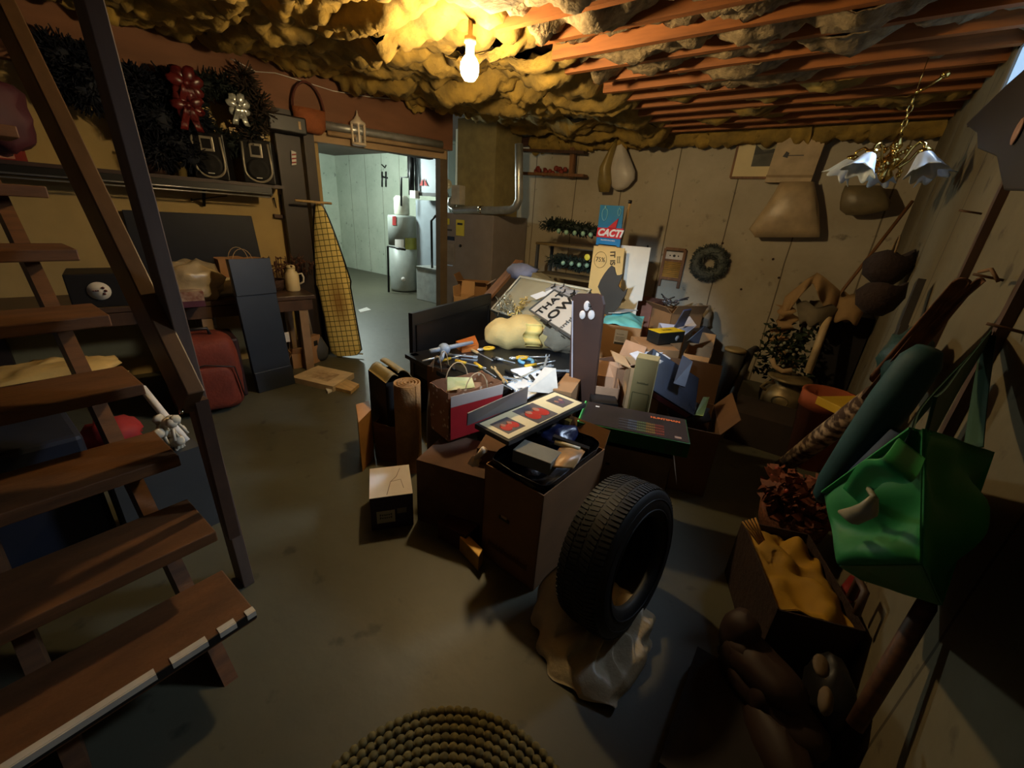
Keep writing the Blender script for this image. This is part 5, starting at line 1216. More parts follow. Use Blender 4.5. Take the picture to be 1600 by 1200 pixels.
# photo collage frame
A=at(727,668,z=.60); B=at(795,690,z=.60); C_=at(850,617,z=.60)
M_,lu,lv=frame(B,at(916,630,z=.60),A)
T=M_
pf=thing('collage_frame','black photo collage frame with three red family photos lying flat on the pile','picture frame',M=T)
if True:
    MB(T).box((lu/2,lv/2,-.012),(lu,lv,.024)).build('frame',rgb('frame_black',(34,32,30),.4),pf,bevel=.003)
    MB(T).box((lu/2,lv/2,.0005),(lu-.03,lv-.03,.002)).build('mat_board',cream,pf)
    for k,(cx_,w_,h_) in enumerate([(.17,.19,.55),(.5,.26,.78),(.84,.17,.52)]):
        x=lu*cx_; ph=MB(T).box((x,lv*.48,.002),(lu*w_,lv*h_,.001)).build('photo',rgb('photo_grey',(110,100,96),.35,c2=(80,74,74),scale=10,var=.1),pf)
        m=MB(T)
        if k<2: 
            for s_ in(-1,1): m.ball((x+s_*lu*w_*.2,lv*.42,.0026),(lu*w_*.24,lv*h_*.28,.0008),12)
        else: m.ball((x,lv*.45,.0026),(lu*w_*.2,lv*h_*.2,.0008),12)
        m.build('red_clothes',rgb('photo_red',(190,50,40),.4,var=.1) if k<2 else rgb('photo_mauve',(110,80,90),.4),ph)
        m=MB(T)
        for s_ in(-1,1): m.ball((x+s_*lu*w_*.18,lv*(.42+.2*h_),.0034),(lu*w_*.1,lv*h_*.14,.0006),10)
        m.build('faces',rgb('photo_skin',(176,120,96),.4,var=0),ph)
# grey cover sheet leaning left of frame
m=MB().slab([at(729,664,z=.605),at(822,628,z=.605),at(824,604,z=.70),at(730,645,z=.68)],.006); one(m,'grey_folder',rgb('folder_grey',(120,116,116),.5,var=.04),'grey folder flap standing along the back edge of the collage frame','folder')
# blue plastic & misc in the gap between frame and keyboard box
q=at(858,680,z=.50); film('plastic_bag','dark blue plastic bag stuffed between collage frame and big front carton',(q.x,q.y+.05,.47),(.12,.14,.07),61,rgb('navy_film',(22,28,60),.3,bump=.8,bscale=14))
q=at(908,688,z=.47); film('grey_pouch','grey blue cloth pouch behind the magazine',(q.x,q.y+.05,.46),(.08,.06,.05),63,rgb('grey_pouch',(110,108,122),.5))
px_box('carton','brown carton under the collage frame behind the front carton',[(745,700),(830,716),(850,650)],.44,0,cardd)
m=MB().box(tuple(at(885,660,z=.53)),(.06,.05,.05)); one(m,'small_brass_lamp',rgb('brassy',(170,140,70),.3,metal=.6),'small brassy thing between frame and green box','ornament')
# ------------------------------------------------------------------ big front carton
A=at(752,728,z=.49); B=at(850,775,z=.49); C_=at(945,702,z=.49)
M_,lu,lv=frame(B,C_,A)   # x toward the back right, y toward the front left
fz_=.49
T=M_@Matrix.Translation((lu/2,lv/2,-fz_))
fc=cart('carton','big tall brown carton at the front, open and stuffed, beside the tire','box',T,lu,lv,fz_,rgb('carton_front',(132,92,54),.8,var=.06),True,flaps=[('e',62,.09)],lbl=None)
MB(T).box((-lu/2-.002,.03,.27),(.003,.055,.016)).build('hand_hole',black,fc)
MB(T).box((-lu/2-.003,.03,.282),(.003,.03,.012)).build('torn_edge',cardl,fc)
marks('faint_print',rgb('faint_brown',(96,62,36),.8,var=0),fc,T@Vector((-lu/2-.002,0,.10)),T.to_3x3()@Vector((0,-1,0)),Vector((0,0,1)),.22,.05,1,8)
m=MB(T)
def lin_(u,v):
    a=2*math.pi*u; x=math.copysign(abs(math.cos(a))**.3,math.cos(a))*(lu/2-.004); y=math.copysign(abs(math.sin(a))**.3,math.sin(a))*(lv/2-.004)
    k=1-.10*v; return (x*k+.01*noise.noise(Vector((x*9,y*9,v*3))),y*k,fz_+.035-.10*v+.02*noise.noise(Vector((x*12,y*12,v))))
m.grid(lin_,48,6,.002); m.grid(lambda u,v:((u-.5)*lu*.95,(v-.5)*lv*.95,fz_-.07+.03*noise.noise(Vector((u*5,v*5,2)))),20,20)
m.build('black_bag_liner',blackp,fc)
# contents
M5,l5,v5=frame(at(820,686,z=.56),at(878,706,z=.56),at(800,702,z=.56))
m=MB(M5).box((l5/2,v5/2,-.03 if M5.col[2].z>0 else .03),(l5,v5,.06)); o=one(m,'grey_case',rgb('case_grey',(120,118,104),.5),'grey flat case on top of the black bag liner in the front carton','case',bevel=.004)
m=MB()
def mg(u,v):
    p=at(*( (875+42*u-22*v), (700+2*u+30*v) ),z=.53+.02*math.sin(u*3)+.012*math.sin(v*4)); return p
m.grid(mg,14,10,.004); one(m,'magazine',rgb('magazine_orange',(216,160,96),.4,c2=(90,80,66),scale=7,var=.1),'curled orange magazine beside the grey case','magazine')
a=at(868,690,z=.55); b=at(905,703,z=.55); one(MB().tube([a,a.lerp(b,.4),b],[.014,.012,.014],8),'cream_rope',rgb('cream_plastic2',(214,200,160),.4),'cream ridged tube above the orange magazine','tube')
a=at(864,683,z=.565); b=at(920,703,z=.545); one(MB().bar(a,b,.025,.02),'dark_bar',blackm,'dark bar lying above the cream tube','bar')
q=at(808,716,z=.48); m=MB().ball((q.x,q.y+.02,.47),(.05,.045,.05),18,.1,3,2); one(m,'black_kettle',rgb('gloss_black',(22,22,26),.15,coat=.5),'glossy rounded black thing left of the grey case','kitchenware')
m=MB(); q=at(742,718,z=.49); m.ball(q+Vector((0,0,-.01)),(.022,.03,.022),14,.5,4,3); m.tube([q,at(757,702,z=.55)],[.008,.016],8); one(m,'white_tape_wad',rgb('wad_white',(214,190,160),.6),'crumpled tan and white wrapping at the left corner of the front carton','wrapping')
# carton behind-left of the front carton
px_box('carton','dark brown carton under the red gift bag',[(650,718),(757,748),(682,672)],.36,0,rgb('carton_umber',(88,58,36),.8),open_=False,flaps=[])
# dark box low between
m=MB().prism([at(*p,z=.10) for p in [(684,815),(730,780),(770,800),(728,838)]],0); one(m,'dark_red_box',rgb('maroon_box',(60,22,18),.6),'low maroon box on the floor left of the front carton','box',bevel=.003)
M_,lu,lv=frame(at(716,842,z=.09),at(722,862,z=.07),at(752,862,z=.07)); 
m=MB().prism([at(*p,z=.085) for p in [(718,838),(728,832),(755,858),(748,870)]],0); o=one(m,'gold_box',rgb('gold_foil',(206,160,70),.35,metal=.3,var=.15,scale=14),'small gold box at the foot of the front carton','box',bevel=.003)
# red / kraft christmas gift bag
A=at(665,600,z=.62);B=at(712,618,z=.62);C_=at(785,606,z=.62)
M_,lu,lv=frame(at(700,690,z=.37),at(768,668,z=.37),at(664,672,z=.37))
T=M_@Matrix.Translation((lu*.58,lv*.5,0))
sn=bpy.data.materials.new('kraft_snow_print'); sn.use_nodes=True; nt=sn.node_tree; N=nt.nodes; L=nt.links; b=N['Principled BSDF']; b.inputs['Roughness'].default_value=.75
tc=N.new('ShaderNodeTexCoord'); vo=N.new('ShaderNodeTexVoronoi'); vo.inputs['Scale'].default_value=28; L.new(tc.outputs['Object'],vo.inputs['Vector'])
rp=N.new('ShaderNodeValToRGB'); rp.color_ramp.elements[0].color=lin((196,170,140)); rp.color_ramp.elements[0].position=.2; rp.color_ramp.elements[1].color=lin((134,88,56)); rp.color_ramp.elements[1].position=.28; L.new(vo.outputs['Distance'],rp.inputs[0]); L.new(rp.outputs[0],b.inputs['Base Color'])
gbg=paperbag('christmas_gift_bag','kraft gift bag with red side and snowy print at the front left of the pile',T,lu*1.15,lv*1.05,.27,sn,True,seed=4,cat='gift bag')
w_=lu*1.15; d_=lv*1.05
MB(T).slab([(-w_/2+.006,-d_/2-.006,.012),(w_/2,-d_/2-.006,.012),(w_/2*1.03,-d_/2*1.05-.008,.20),(-w_/2*1.03+.006,-d_/2*1.05-.008,.20)],.003,(0,-1,0)).build('red_panel',rgb('gift_red',(176,30,36),.55,var=.08),gbg)
MB(T).slab([(-w_/2*1.03+.006,-d_/2*1.05-.009,.20),(w_/2*1.03,-d_/2*1.05-.009,.20),(w_/2*1.04,-d_/2*1.07-.010,.26),(-w_/2*1.04+.006,-d_/2*1.07-.010,.26)],.003,(0,-1,0)).build('grey_band',rgb('gift_grey',(186,170,160),.6,var=.05),gbg)
marks('bag_print',rgb('gift_pink',(220,130,130),.5,var=0),gbg,T@Vector((w_*.15,-d_/2*1.03-.011,.12)),T.to_3x3()@Vector((1,0,0)),Vector((0,0,1)),.06,.03,1,3)
m=MB(T).ball((0,0,.19),(w_*.38,d_*.4,.07),18,.5,3,4); one(m,'wrapping_paper',rgb('wrap_brown',(150,112,80),.8),'crumpled brown paper stuffed in the kraft gift bag','paper')
m=MB(T).slab([(-w_*.4,-d_*.1,.25),(w_*.05,-d_*.3,.25),(w_*.12,d_*.05,.28),(-w_*.3,d_*.2,.3)],.006); one(m,'greeting_card',rgb('card_cream',(196,190,140),.5,c2=(150,160,100),scale=12,var=.1),'cream green greeting card sticking out of the kraft gift bag','card')
q=at(692,570,z=.56); T=TR(q.x-.04,q.y+.02,.28,R(20)); paperbag('paper_bag','plain brown paper bag with handles behind the kraft gift bag',T,.14,.1,.26,cardd,True,seed=7)
# rolled mat, upright
q=at(650,762,z=0); rc=at(637,597,z=.56); rb_=Vector((rc.x+.02,rc.y,0))
o=thing('rolled_mat','brown rolled mat standing on end with its spiral showing','rolled mat',(rc.x,rc.y,0))
sp_=[]
n_=180
for i in range(n_):
    t=i/n_; a=t*2*math.pi*4; r_=.012+.074*t; sp_.append((r_,a))
def rm(u,v):
    i=u*(n_-1); k=int(i); r_,a=sp_[min(k,n_-1)]
    return (rc.x+(r_)*math.cos(a),rc.y+(r_)*math.sin(a),.56*v+.0)
MB().grid(rm,n_-1,4,.007).build('mat_roll',rgb('mat_brown',(150,112,66),.85,var=.1,scale=20,bump=.4,bscale=80),o)
# black tall box with olive open top
M_,lu,lv=frame(at(578,583,z=.50),at(610,610,z=.50),at(600,562,z=.50))
T=TR(-2.02,1.50,0,R(5)); q1=at(580,583,z=.52); q2=at(606,603,z=.52); 
T=TR((q1.x+q2.x)/2-.03,(q1.y+q2.y)/2+.10,0,math.atan2(q2.y-q1.y,q2.x-q1.x))
bbx=cart('tall_carton','tall narrow carton with black sides and olive curled top flaps','box',T,(q2-q1).length+.02,.17,.52,rgb('carton_blackside',(24,20,18),.7),True,flaps=[])
m=MB(T)
ww_=(q2-q1).length+.02
m.grid(lambda u,v:((u-.5)*ww_,-.085+.08*v+.002,.52+.045*math.sin(v*2.4)),8,8,.004); m.grid(lambda u,v:((u-.5)*ww_,.085-.09*v,.52+.06*math.sin(v*2.2)),8,8,.004); m.build('olive_flap',rgb('flap_olive',(140,122,74),.7),bbx)
# brown bag below it
q=at(592,720,z=0); T=TR(q.x+.02,q.y+.10,0,R(25)); paperbag('paper_bag','plain dark brown paper sack standing on the floor at the left end of the pile',T,.17,.14,.26,rgb('sack_dark',(96,66,44),.8),False,seed=9)
m=MB().prism([at(*p,z=.33) for p in [(556,632),(576,626),(580,640),(560,660)]],0.0); one(m,'wooden_offcut',rgb('offcut_orange',(196,140,72),.6),'pale wooden offcut standing left of the tall black carton','wood')
# dark fabric / white sheet edge beside the roll
q=at(668,650,z=.3); m=MB().loft([[Vector((q.x+.06+.08*s_*math.cos(a),q.y+.03+.06*s_*math.sin(a),z)) for a in [2*math.pi*i/16 for i in range(16)]] for s_,z in ((.9,0),(1,.1),(.95,.35),(.7,.5))]); one(m,'grey_sack',rgb('sack_grey',(84,70,60),.7,bump=.4,bscale=14),'grey-brown sack between the rolled mat and the kraft gift bag','sack')
# small white topped box on the floor
A=at(577,780,z=.19); B=at(645,771,z=.19); C_=at(562,735,z=.19)
M_,lu,lv=frame(A,B,C_); T=M_@Matrix.Translation((lu/2,lv/2,-.19))
wb_=cart('product_box','small purple box with a white printed top standing alone on the floor','box',T,lu,lv,.19,rgb('box_purple',(46,32,62),.5),lbl=('s',-.03,.075,.085,.07,rgb('label_offwhite',(190,184,160),.5)))
MB(T).box((0,0,.191),(lu,lv,.003)).build('white_top',rgb('top_white',(214,206,204),.45,var=.04),wb_)
m=MB(T); m.tube([(-.02,-lv*.45,.193),(0,-.01,.193),(.03,.03,.193),(.05,lv*.4,.193)],.0012,4); m.tube([(.0,-.01,.193),(.05,.0,.193),(.06,-lv*.3,.193)],.001,4); m.build('line_drawing',rgb('line_dark',(90,50,60),.5,var=0),wb_)
MB(T).box((.045,-lv/2-.001,.10),(.045,.002,.03)).build('small_label',rgb('label_dull',(120,112,100),.5),wb_)
marks('label_marks',greyd,wb_,T@Vector((-.03,-lv/2-.0022,.08)),T.to_3x3()@Vector((1,0,0)),Vector((0,0,1)),.06,.035,2,2)
# ------------------------------------------------------------------ tire
tc0=Vector((-.335,1.20,.325)); n_ax=Vector((.985,-.15,.13)).normalized()
tg0=at(938,990,z=0); tc0=Vector((tg0.x-.025,tg0.y+.12,.297))
Mt=Matrix.Translation(tc0)@n_ax.to_track_quat('Z','Y').to_matrix().to_4x4()@Matrix.Scale(.90,4)
ti=thing('car_tire','black car tire standing on edge in a white plastic bag','tire',(tc0.x,tc0.y,0))
rub=rgb('rubber',(20,20,20),.62,var=.1,scale=20)
Rm=.335; Wd=.105
def ring(r_,z): return [Mt@Vector((r_*math.cos(a),r_*math.sin(a),z)) for a in [2*math.pi*i/72 for i in range(72)]]
prf=[(r_*.955 if r_>.26 else r_*.93,z_*.95) for r_,z_ in [(.205,-.07),(.215,-.095),(.26,-.112),(.305,-.106),(.325,-.092),(.335,-.06),(.337,0),(.335,.06),(.325,.092),(.305,.106),(.26,.112),(.215,.095),(.205,.07),(.222,.06),(.30,.085),(.318,.05),(.32,0),(.318,-.05),(.30,-.085),(.222,-.06)]]
rings=[ring(*p) for p in prf]; m=MB(); vs=[p for r_ in rings for p in r_]; K=len(rings)
m.add(vs,[(i*72+k,i*72+(k+1)%72,((i+1)%K)*72+(k+1)%72,((i+1)%K)*72+k) for i in range(K) for k in range(72)],True); m.build('casing',rub,ti)
m=MB(Mt)
for k in range(96):
    a=2*math.pi*k/96
    for (z0_,z1_,sk) in ((-.088,-.05,.02),(-.042,-.006,-.02),(.006,.042,.02),(.05,.088,-.02)):
        c0_=Matrix.Rotation(a,4,'Z'); c1_=Matrix.Rotation(a+sk,4,'Z')
        rr0=.3205 if abs(z0_)<.08 else .313; rr1=.3205 if abs(z1_)<.08 else .313
        w_=.0062
        vs=[c0_@Vector((rr0-.004,-w_,z0_)),c0_@Vector((rr0-.004,w_,z0_)),c1_@Vector((rr1-.004,w_,z1_)),c1_@Vector((rr1-.004,-w_,z1_)),c0_@Vector((rr0+.003,-w_,z0_)),c0_@Vector((rr0+.003,w_,z0_)),c1_@Vector((rr1+.003,w_,z1_)),c1_@Vector((rr1+.003,-w_,z1_))]
        m.add(vs,[(3,2,1,0),(4,5,6,7),(0,1,5,4),(1,2,6,5),(2,3,7,6),(3,0,4,7)],False)
m.build('tread_blocks',rub,ti)
m=MB(Mt); m.tube([(.232*math.cos(a),.232*math.sin(a),.105) for a in [2*math.pi*i/48 for i in range(48)]],.004,5,closed=True); m.tube([(.275*math.cos(a),.275*math.sin(a),.102) for a in [2*math.pi*i/48 for i in range(48)]],.003,5,closed=True); m.build('sidewall_rib',rub,ti)
# white bag round its foot
bs=Vector((tc0.x+.03,tc0.y-.06,0))
ax1=Vector((-n_ax.y,n_ax.x,0)).normalized()*-1; ax0=Vector((n_ax.x,n_ax.y,0)).normalized()
# outline seen in photo on the floor, then skirt rising round the tire
m=MB()
fl=[(838,940),(833,980),(845,1020),(870,1060),(905,1090),(950,1112),(975,1090),(1000,1050),(1020,1000),(1018,960),(990,935),(940,915),(880,915)]
zr=[.20,.10,.05,.03,.03,.012,.03,.05,.08,.14,.12,.10,.16]
base_=[at(*p,z=.012) for p in fl]; cen=Vector((tc0.x+.02,tc0.y-.05,.0))
def bg(u,v):
    s_=u*13; i=int(s_)%13; f=s_-int(s_); p=base_[i].lerp(base_[(i+1)%13],f)
    # v: 0 floor rim, .5 upper fold, 1 tuck under the tire
    d=(cen-p); hgt=[.22,.13,.06,.045,.04,.03,.04,.05,.07,.08,.06,.06,.16]; h_=hgt[i]*(1-f)+hgt[(i+1)%13]*f
    q=p+d*(.12+.75*v)*v*1.05
    z=.01+h_*math.sin(math.pi*min(1,v*.9))
    nz=.022*noise.noise(Vector((p.x*14,p.y*14,v*4)))+.012*math.sin(u*60+v*3)*v
    q=q+Vector((nz,nz,0)); return (q.x,q.y,max(.004,z+nz*.8))
m.grid(bg,104,16,.0015)
# tall point on the left rising against the carton, and right corner
one(m,'plastic_bag',rgb('tirebag_white',(176,160,130),.45,bump=.8,bscale=16,var=.06),'white plastic bag slumped on the floor around the foot of the tire','plastic bag')
# ================================================================== RIGHT SIDE
# chandelier hanging by a chain
cy=3.25
hk=at(1420,140,y=cy); ctr=at(1393,248,y=cy); 
ch=thing('chandelier','brass chandelier with fluted glass tulip shades hanging on a chain at right','chandelier',(ctr.x,cy,ctr.z))
top=Vector((ctr.x,cy,hk.z))
CS=1.2
fluted=mat('frosted_glass',(200,212,226),.3,var=.04)
m=MB(); zz=ctr.z+.10*CS; n=int((top.z-zz)/.034)
for i in range(n):
    c=Vector((ctr.x,cy,zz+.034*i+.012))
    m.tube([c+(Vector((.010*math.cos(2*math.pi*k/10),0,.022*math.sin(2*math.pi*k/10))) if i%2 else Vector((0,.010*math.cos(2*math.pi*k/10),.022*math.sin(2*math.pi*k/10)))) for k in range(10)],.0036,5,closed=True)
m.tube([top,Vector((ctr.x,cy,2.34))],.0022,5)
m.build('chain',brass,ch)
MB().tube([top+Vector((0,0,-.02)),top+Vector((.03,-.01,.0)),top+Vector((.07,-.01,.03)),top+Vector((.09,-.01,.05))],.008,6).ball(top+Vector((.09,-.01,.05)),.02,8).build('hook',brass,ch)
cc=Vector((ctr.x,cy,ctr.z))
m=MB().lathe(cc,[(r_*CS,z*CS) for r_,z in [(.004,-.10),(.016,-.09),(.03,-.07),(.02,-.05),(.035,-.035),(.042,-.01),(.025,.01),(.014,.03),(.024,.05),(.014,.075),(.008,.10)]],18)
random.seed(2)
for k in range(26):
    a=random.random()*6.28; m.ball(cc+Vector((.06*math.cos(a),.06*math.sin(a),random.uniform(-.09,.06)))*CS*.8,.013,8)
m.build('centre_column',brass,ch)
for k in range(5):
    a=R(165+72*k); d=Vector((math.cos(a),math.sin(a),0)); c0=cc+Vector((0,0,-.02))
    pts=[c0+(d*r_+Vector((0,0,z)))*CS for r_,z in ((.02,0),(.04,-.02),(.07,.01),(.09,.05),(.115,.068),(.14,.055),(.15,.02))]
    ar=MB().tube(pts,.007,7).build('arm',brass,ch)
    sc0=c0+(d*.15+Vector((0,0,.02)))*CS; tilt=Matrix.Rotation(.5,3,d.cross(Vector((0,0,1))))
    def tul(u,v,sc0=sc0,tilt=tilt):
        t=u*2*math.pi; r_=.016+.036*v**.7+.012*v*v*math.cos(t*6)+.014*max(0,v-.8)*5*.5; z=-.085*v-.010*v*math.cos(t*6)
        return sc0+tilt@(Vector((r_*math.cos(t),r_*math.sin(t),z))*CS)
    MB().grid(tul,48,8,.002).build('glass_shade',fluted,ch)
    MB().lathe(sc0,[(.009,-.006),(.027,0),(.027,.018),(.012,.024)],10).build('shade_cap',brass,ch)
# long pole leaning in the corner
a=at(1426,314,y=4.80); b=at(1318,452,y=4.62); o=thing('long_pole','long thin wooden pole leaning into the back right corner','pole',b)
MB().tube([a,b,b+(b-a)*((b.z-.02)/(a.z-b.z))],.013,8).build('shaft',woodm,o)
# black window bracket shape at the upper right (shelf bracket / wooden bench leg hung on the wall)
pts=[(1527,194),(1600,128),(1660,80),(1660,300),(1600,298),(1590,265),(1585,245),(1550,232),(1548,208)]
P=[at(*p,x=.38) for p in pts]
hb=thing('hanging_bracket','big dark wooden scrolled bracket hanging in front of the window at upper right','bracket',P[0])
m=MB().slab(P,.04,(-1,0,0)); m.build('scrolled_board',rgb('bracket_brown',(24,14,11),.6),hb,bevel=.006)
q=at(1590,205,x=.335); MB().ball(q,(.006,.03,.035),12).build('pale_knot',rgb('knot_pink',(150,110,90),.6),hb)
m=MB().bar(at(1527,194,x=.375),at(1660,76,x=.375),.06,.02,(0,0,1)); m.build('top_board',rgb('bracket_red',(62,30,20),.6),hb)
# nails on right wall
for i,(p,q_) in enumerate([((1508,330),(1534,334)),((1530,422),(1568,438)),((1570,518),(1600,520))]):
    b=rw(*q_,0); a=Vector((XW-.07,b.y,b.z+.01)); one(MB().tube([b,a],.004,6),'wall_nail',rgb('rust_nail',(90,60,36),.6,metal=.3),'%s long rusty nail sticking out of the right wall, counted from the back'%ORD[i],'nail','long nails in the right wall')
# gourd basket on top at corner (brown hanging baskets)
q=at(1385,420,x=.33); m=MB()
o=thing('hanging_baskets','dim brown baskets hanging in the back right corner','basket',q)
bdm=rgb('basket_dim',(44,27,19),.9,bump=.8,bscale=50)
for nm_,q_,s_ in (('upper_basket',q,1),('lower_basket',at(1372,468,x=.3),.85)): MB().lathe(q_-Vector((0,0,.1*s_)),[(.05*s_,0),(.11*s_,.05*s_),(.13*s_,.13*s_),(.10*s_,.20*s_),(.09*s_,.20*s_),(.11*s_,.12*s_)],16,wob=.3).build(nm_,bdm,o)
MB().tube([q+Vector((0,.1*math.cos(a),.1+.1*math.sin(a))) for a in [math.pi*i/10 for i in range(11)]],.006,6).build('handle',rgb('basket_handle',(140,110,70),.8),o)
# draped dress form / cloth
dc=at(1278,455,y=4.25)
df=thing('draped_cloth','tan cloth with ruffled edge draped over a stand in the back right corner','cloth',dc)
tanc=rgb('drape_tan',(160,128,86),.85,var=.08,bump=.3,bscale=20)
P=lambda px,py,y=4.2: at(px,py,y=y)
def drape(u,v):
    # u across left to right, v from top down to the hem
    tl=P(1228,462); tm=P(1275,432); tr_=P(1322,462)
    top_=tl.lerp(tm,u*2) if u<.5 else tm.lerp(tr_,(u-.5)*2)
    ln=.10+.10*abs(u-.5)*2+.08*(u>.8)
    q=top_+Vector((0,-.14*math.sin(math.pi*u)-.03*math.sin(u*24)*v,-ln*v*(1.0+.25*math.sin(u*11)))); 
    q.z+=.05*math.sin(math.pi*u)-.01
    return q
MB().grid(drape,44,10,.006).build('upper_cloth',tanc,df)
def ruf(u,v): 
    c=P(1226+ -2+8*math.sin(u*9),478+95*u,4.15); return c+Vector((.12*(v-.5)+.02*math.sin(u*40),.03*math.sin(u*30+v*2),0))
MB().grid(ruf,60,6,.004).build('ruffled_edge',tanc,df)
def hat(u,v): 
    t=u*2*math.pi; c=P(1272,492,4.12); r_=.16*(1-.5*v); return c+Vector((r_*math.cos(t)*.9,.08*math.sin(t),-.16*v+.09+.02*math.sin(t*5)))
MB().grid(hat,40,8,.004).build('grey_hood',rgb('hood_grey',(120,108,86),.8,bump=.4,bscale=18),df)
def cuff(u,v): 
    c=P(1330,480,4.12); t=u*2*math.pi; return c+Vector((.09*math.cos(t)*(1-.2*v),.06*math.sin(t),.09-.20*v+.02*math.sin(t*3)))
MB().grid(cuff,30,6,.005).build('sleeve',tanc,df)
MB().tube([P(1270,470,4.3),Vector((P(1270,470,4.3).x,4.3,0))],.02,8).build('stand',woodd,df)
a=P(1294,495,4.1);b=P(1262,583,4.0); one(MB().tube([a,b],.028,10),'white_pipe',rgb('pipe_white',(196,172,132),.5),'thick pale pipe leaning below the draped cloth','pipe')
# dark recess things at corner
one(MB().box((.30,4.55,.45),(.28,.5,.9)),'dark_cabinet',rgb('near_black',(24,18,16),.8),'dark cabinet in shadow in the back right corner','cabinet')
# small plant behind milk can
pc3=at(1228,570,y=4.15); o=thing('artificial_plant','dark bushy artificial plant with small berries behind the milk can','plant',(pc3.x,4.15,0))
m=MB(); random.seed(8)
for i,(px,py) in enumerate([(1205,548),(1215,520),(1232,540),(1250,560),(1215,570),(1238,585),(1198,575),(1255,530),(1225,555),(1245,575)]):
    c=at(px,py,y=4.15)
    for k in range(46):
        p=c+Vector((random.uniform(-.09,.09),random.uniform(-.07,.07),random.uniform(-.09,.09))); d=Vector((random.uniform(-1,1),random.uniform(-1,1),random.uniform(-.3,1))).normalized(); s_=d.orthogonal().normalized()*.016
        m.add([p,p+d*.03+s_,p+d*.065,p+d*.03-s_],[(0,1,2,3)],False)
m.build('leaves',rgb('leaf_dark',(40,54,30),.7,var=.3,scale=30),o)
m=MB()
for i in range(16):
    c=at(1198+random.random()*60,515+random.random()*75,y=4.05); m.ball(c,.014,6)
m.build('berries',rgb('berry_pale',(150,150,130),.4),o)
m=MB(); z0_=hz(pc3.x,4.1,622); m.tube([(pc3.x,4.15,.02),(pc3.x,4.15,pc3.z)],.02,6); m.build('stem',woodd,o)
m=MB().lathe((pc3.x,4.15,0),[(.10,0),(.13,.12),(.14,.2),(.12,.2)],16); m.build('pot',woodd,o)
q=at(1232,575,y=4.0); m=MB().tube([at(1206,560,y=4.0),at(1210,572,y=4.0),at(1222,580,y=4.0),at(1238,578,y=4.0)],.02,8); one(m,'cream_ruffle',rgb('ruffle_cream',(190,160,120),.8),'cream ruffled trim curving under the dark plant','trim')
# milk can
mc_=at(1214,650,z=0); zc=hz(mc_.x,mc_.y,588); 
mk=thing('milk_can','old dented metal milk can with a wide lid','milk can',mc_)
mt_=rgb('milkcan_metal',(142,124,88),.45,metal=.35,var=.25,scale=9)
s_=zc/.5
MB().lathe(mc_,[(.15,.0),(.165,.01),(.165,.26*s_),(.155,.31*s_),(.12,.37*s_),(.10,.40*s_),(.105,.45*s_)],28).build('can_body',mt_,mk)
MB().lathe(mc_+Vector((0,0,.45*s_)),[(.11,0),(.165,.012),(.17,.025),(.155,.035),(.12,.03),(.10,.04),(.0,.045)],28).build('lid',mt_,mk)
for sx in(-1,1):
    d=Vector((sx*.9,-.42,0)).normalized(); MB().tube([mc_+d*.15+Vector((0,0,.30*s_)),mc_+d*.2+Vector((0,0,.34*s_)),mc_+d*.17+Vector((0,0,.40*s_)),mc_+d*.11+Vector((0,0,.40*s_))],.012,8).build('handle',mt_,mk)
q=mc_+Vector((-.02,-.16,.25*s_)); MB().tube([q+Vector((.06*math.cos(a),0,.045*math.sin(a))) for a in [2*math.pi*i/20 for i in range(20)]],.005,6,closed=True).build('oval_emblem',mt_,mk)
# terracotta crate/pot and yellow box
q=at(1292,690,z=0); pt=Vector((.27,3.25,0)); zt2=hz(pt.x-.05,pt.y-.1,618)
o=thing('terracotta_planter','large terracotta planter beside the milk can','planter',pt)
terr=rgb('terracotta',(150,72,36),.8,var=.12,scale=6)
MB().lathe(pt,[(.12,0),(.15,zt2*.8),(.16,zt2*.8),(.16,zt2),(.14,zt2),(.13,zt2*.9),(.1,zt2*.88)],26).build('pot_body',terr,o)
z_=zt2+.04; M_,lu,lv=frame(at(1283,620,z=z_),at(1325,640,z=z_),at(1291,597,z=z_)); m=MB(M_).box((lu*.7,lv*.4,-.02),(lu*1.4,lv,.05)); one(m,'yellow_box',rgb('yellow_card',(206,166,40),.5,var=.06),'flat yellow box lying across the terracotta planter','box',bevel=.003)
# round can tops and bent black rail at the end of the pile
q=at(1150,545,z=.56); o=thing('metal_canister','dark metal canister with pale lid at the far right of the pile','canister',(q.x,q.y,0))
MB().lathe((q.x,q.y,0),[(.075,0),(.08,.54)],20).build('canister_body',greyd,o); MB().lathe((q.x,q.y,.54),[(.086,0),(.086,.02),(.07,.025),(.001,.026)],20).build('lid',rgb('lid_tan',(150,130,90),.5),o)
a=at(1174,548,z=.55); b=at(1146,615,z=.20); m=MB().tube([a+Vector((.02,.1,0)),a,b,b+Vector((.05,-.1,-.18))],.03,10); one(m,'black_rail',rgb('dull_black',(44,40,36),.6),'thick dull black bar leaning at the right end of the pile','bar')
m=MB().box((.02,3.42,.12),(.55,.4,.24)); one(m,'low_chest',rgb('chest_dark',(50,40,34),.7),'low dark chest on the floor left of the milk can','chest')
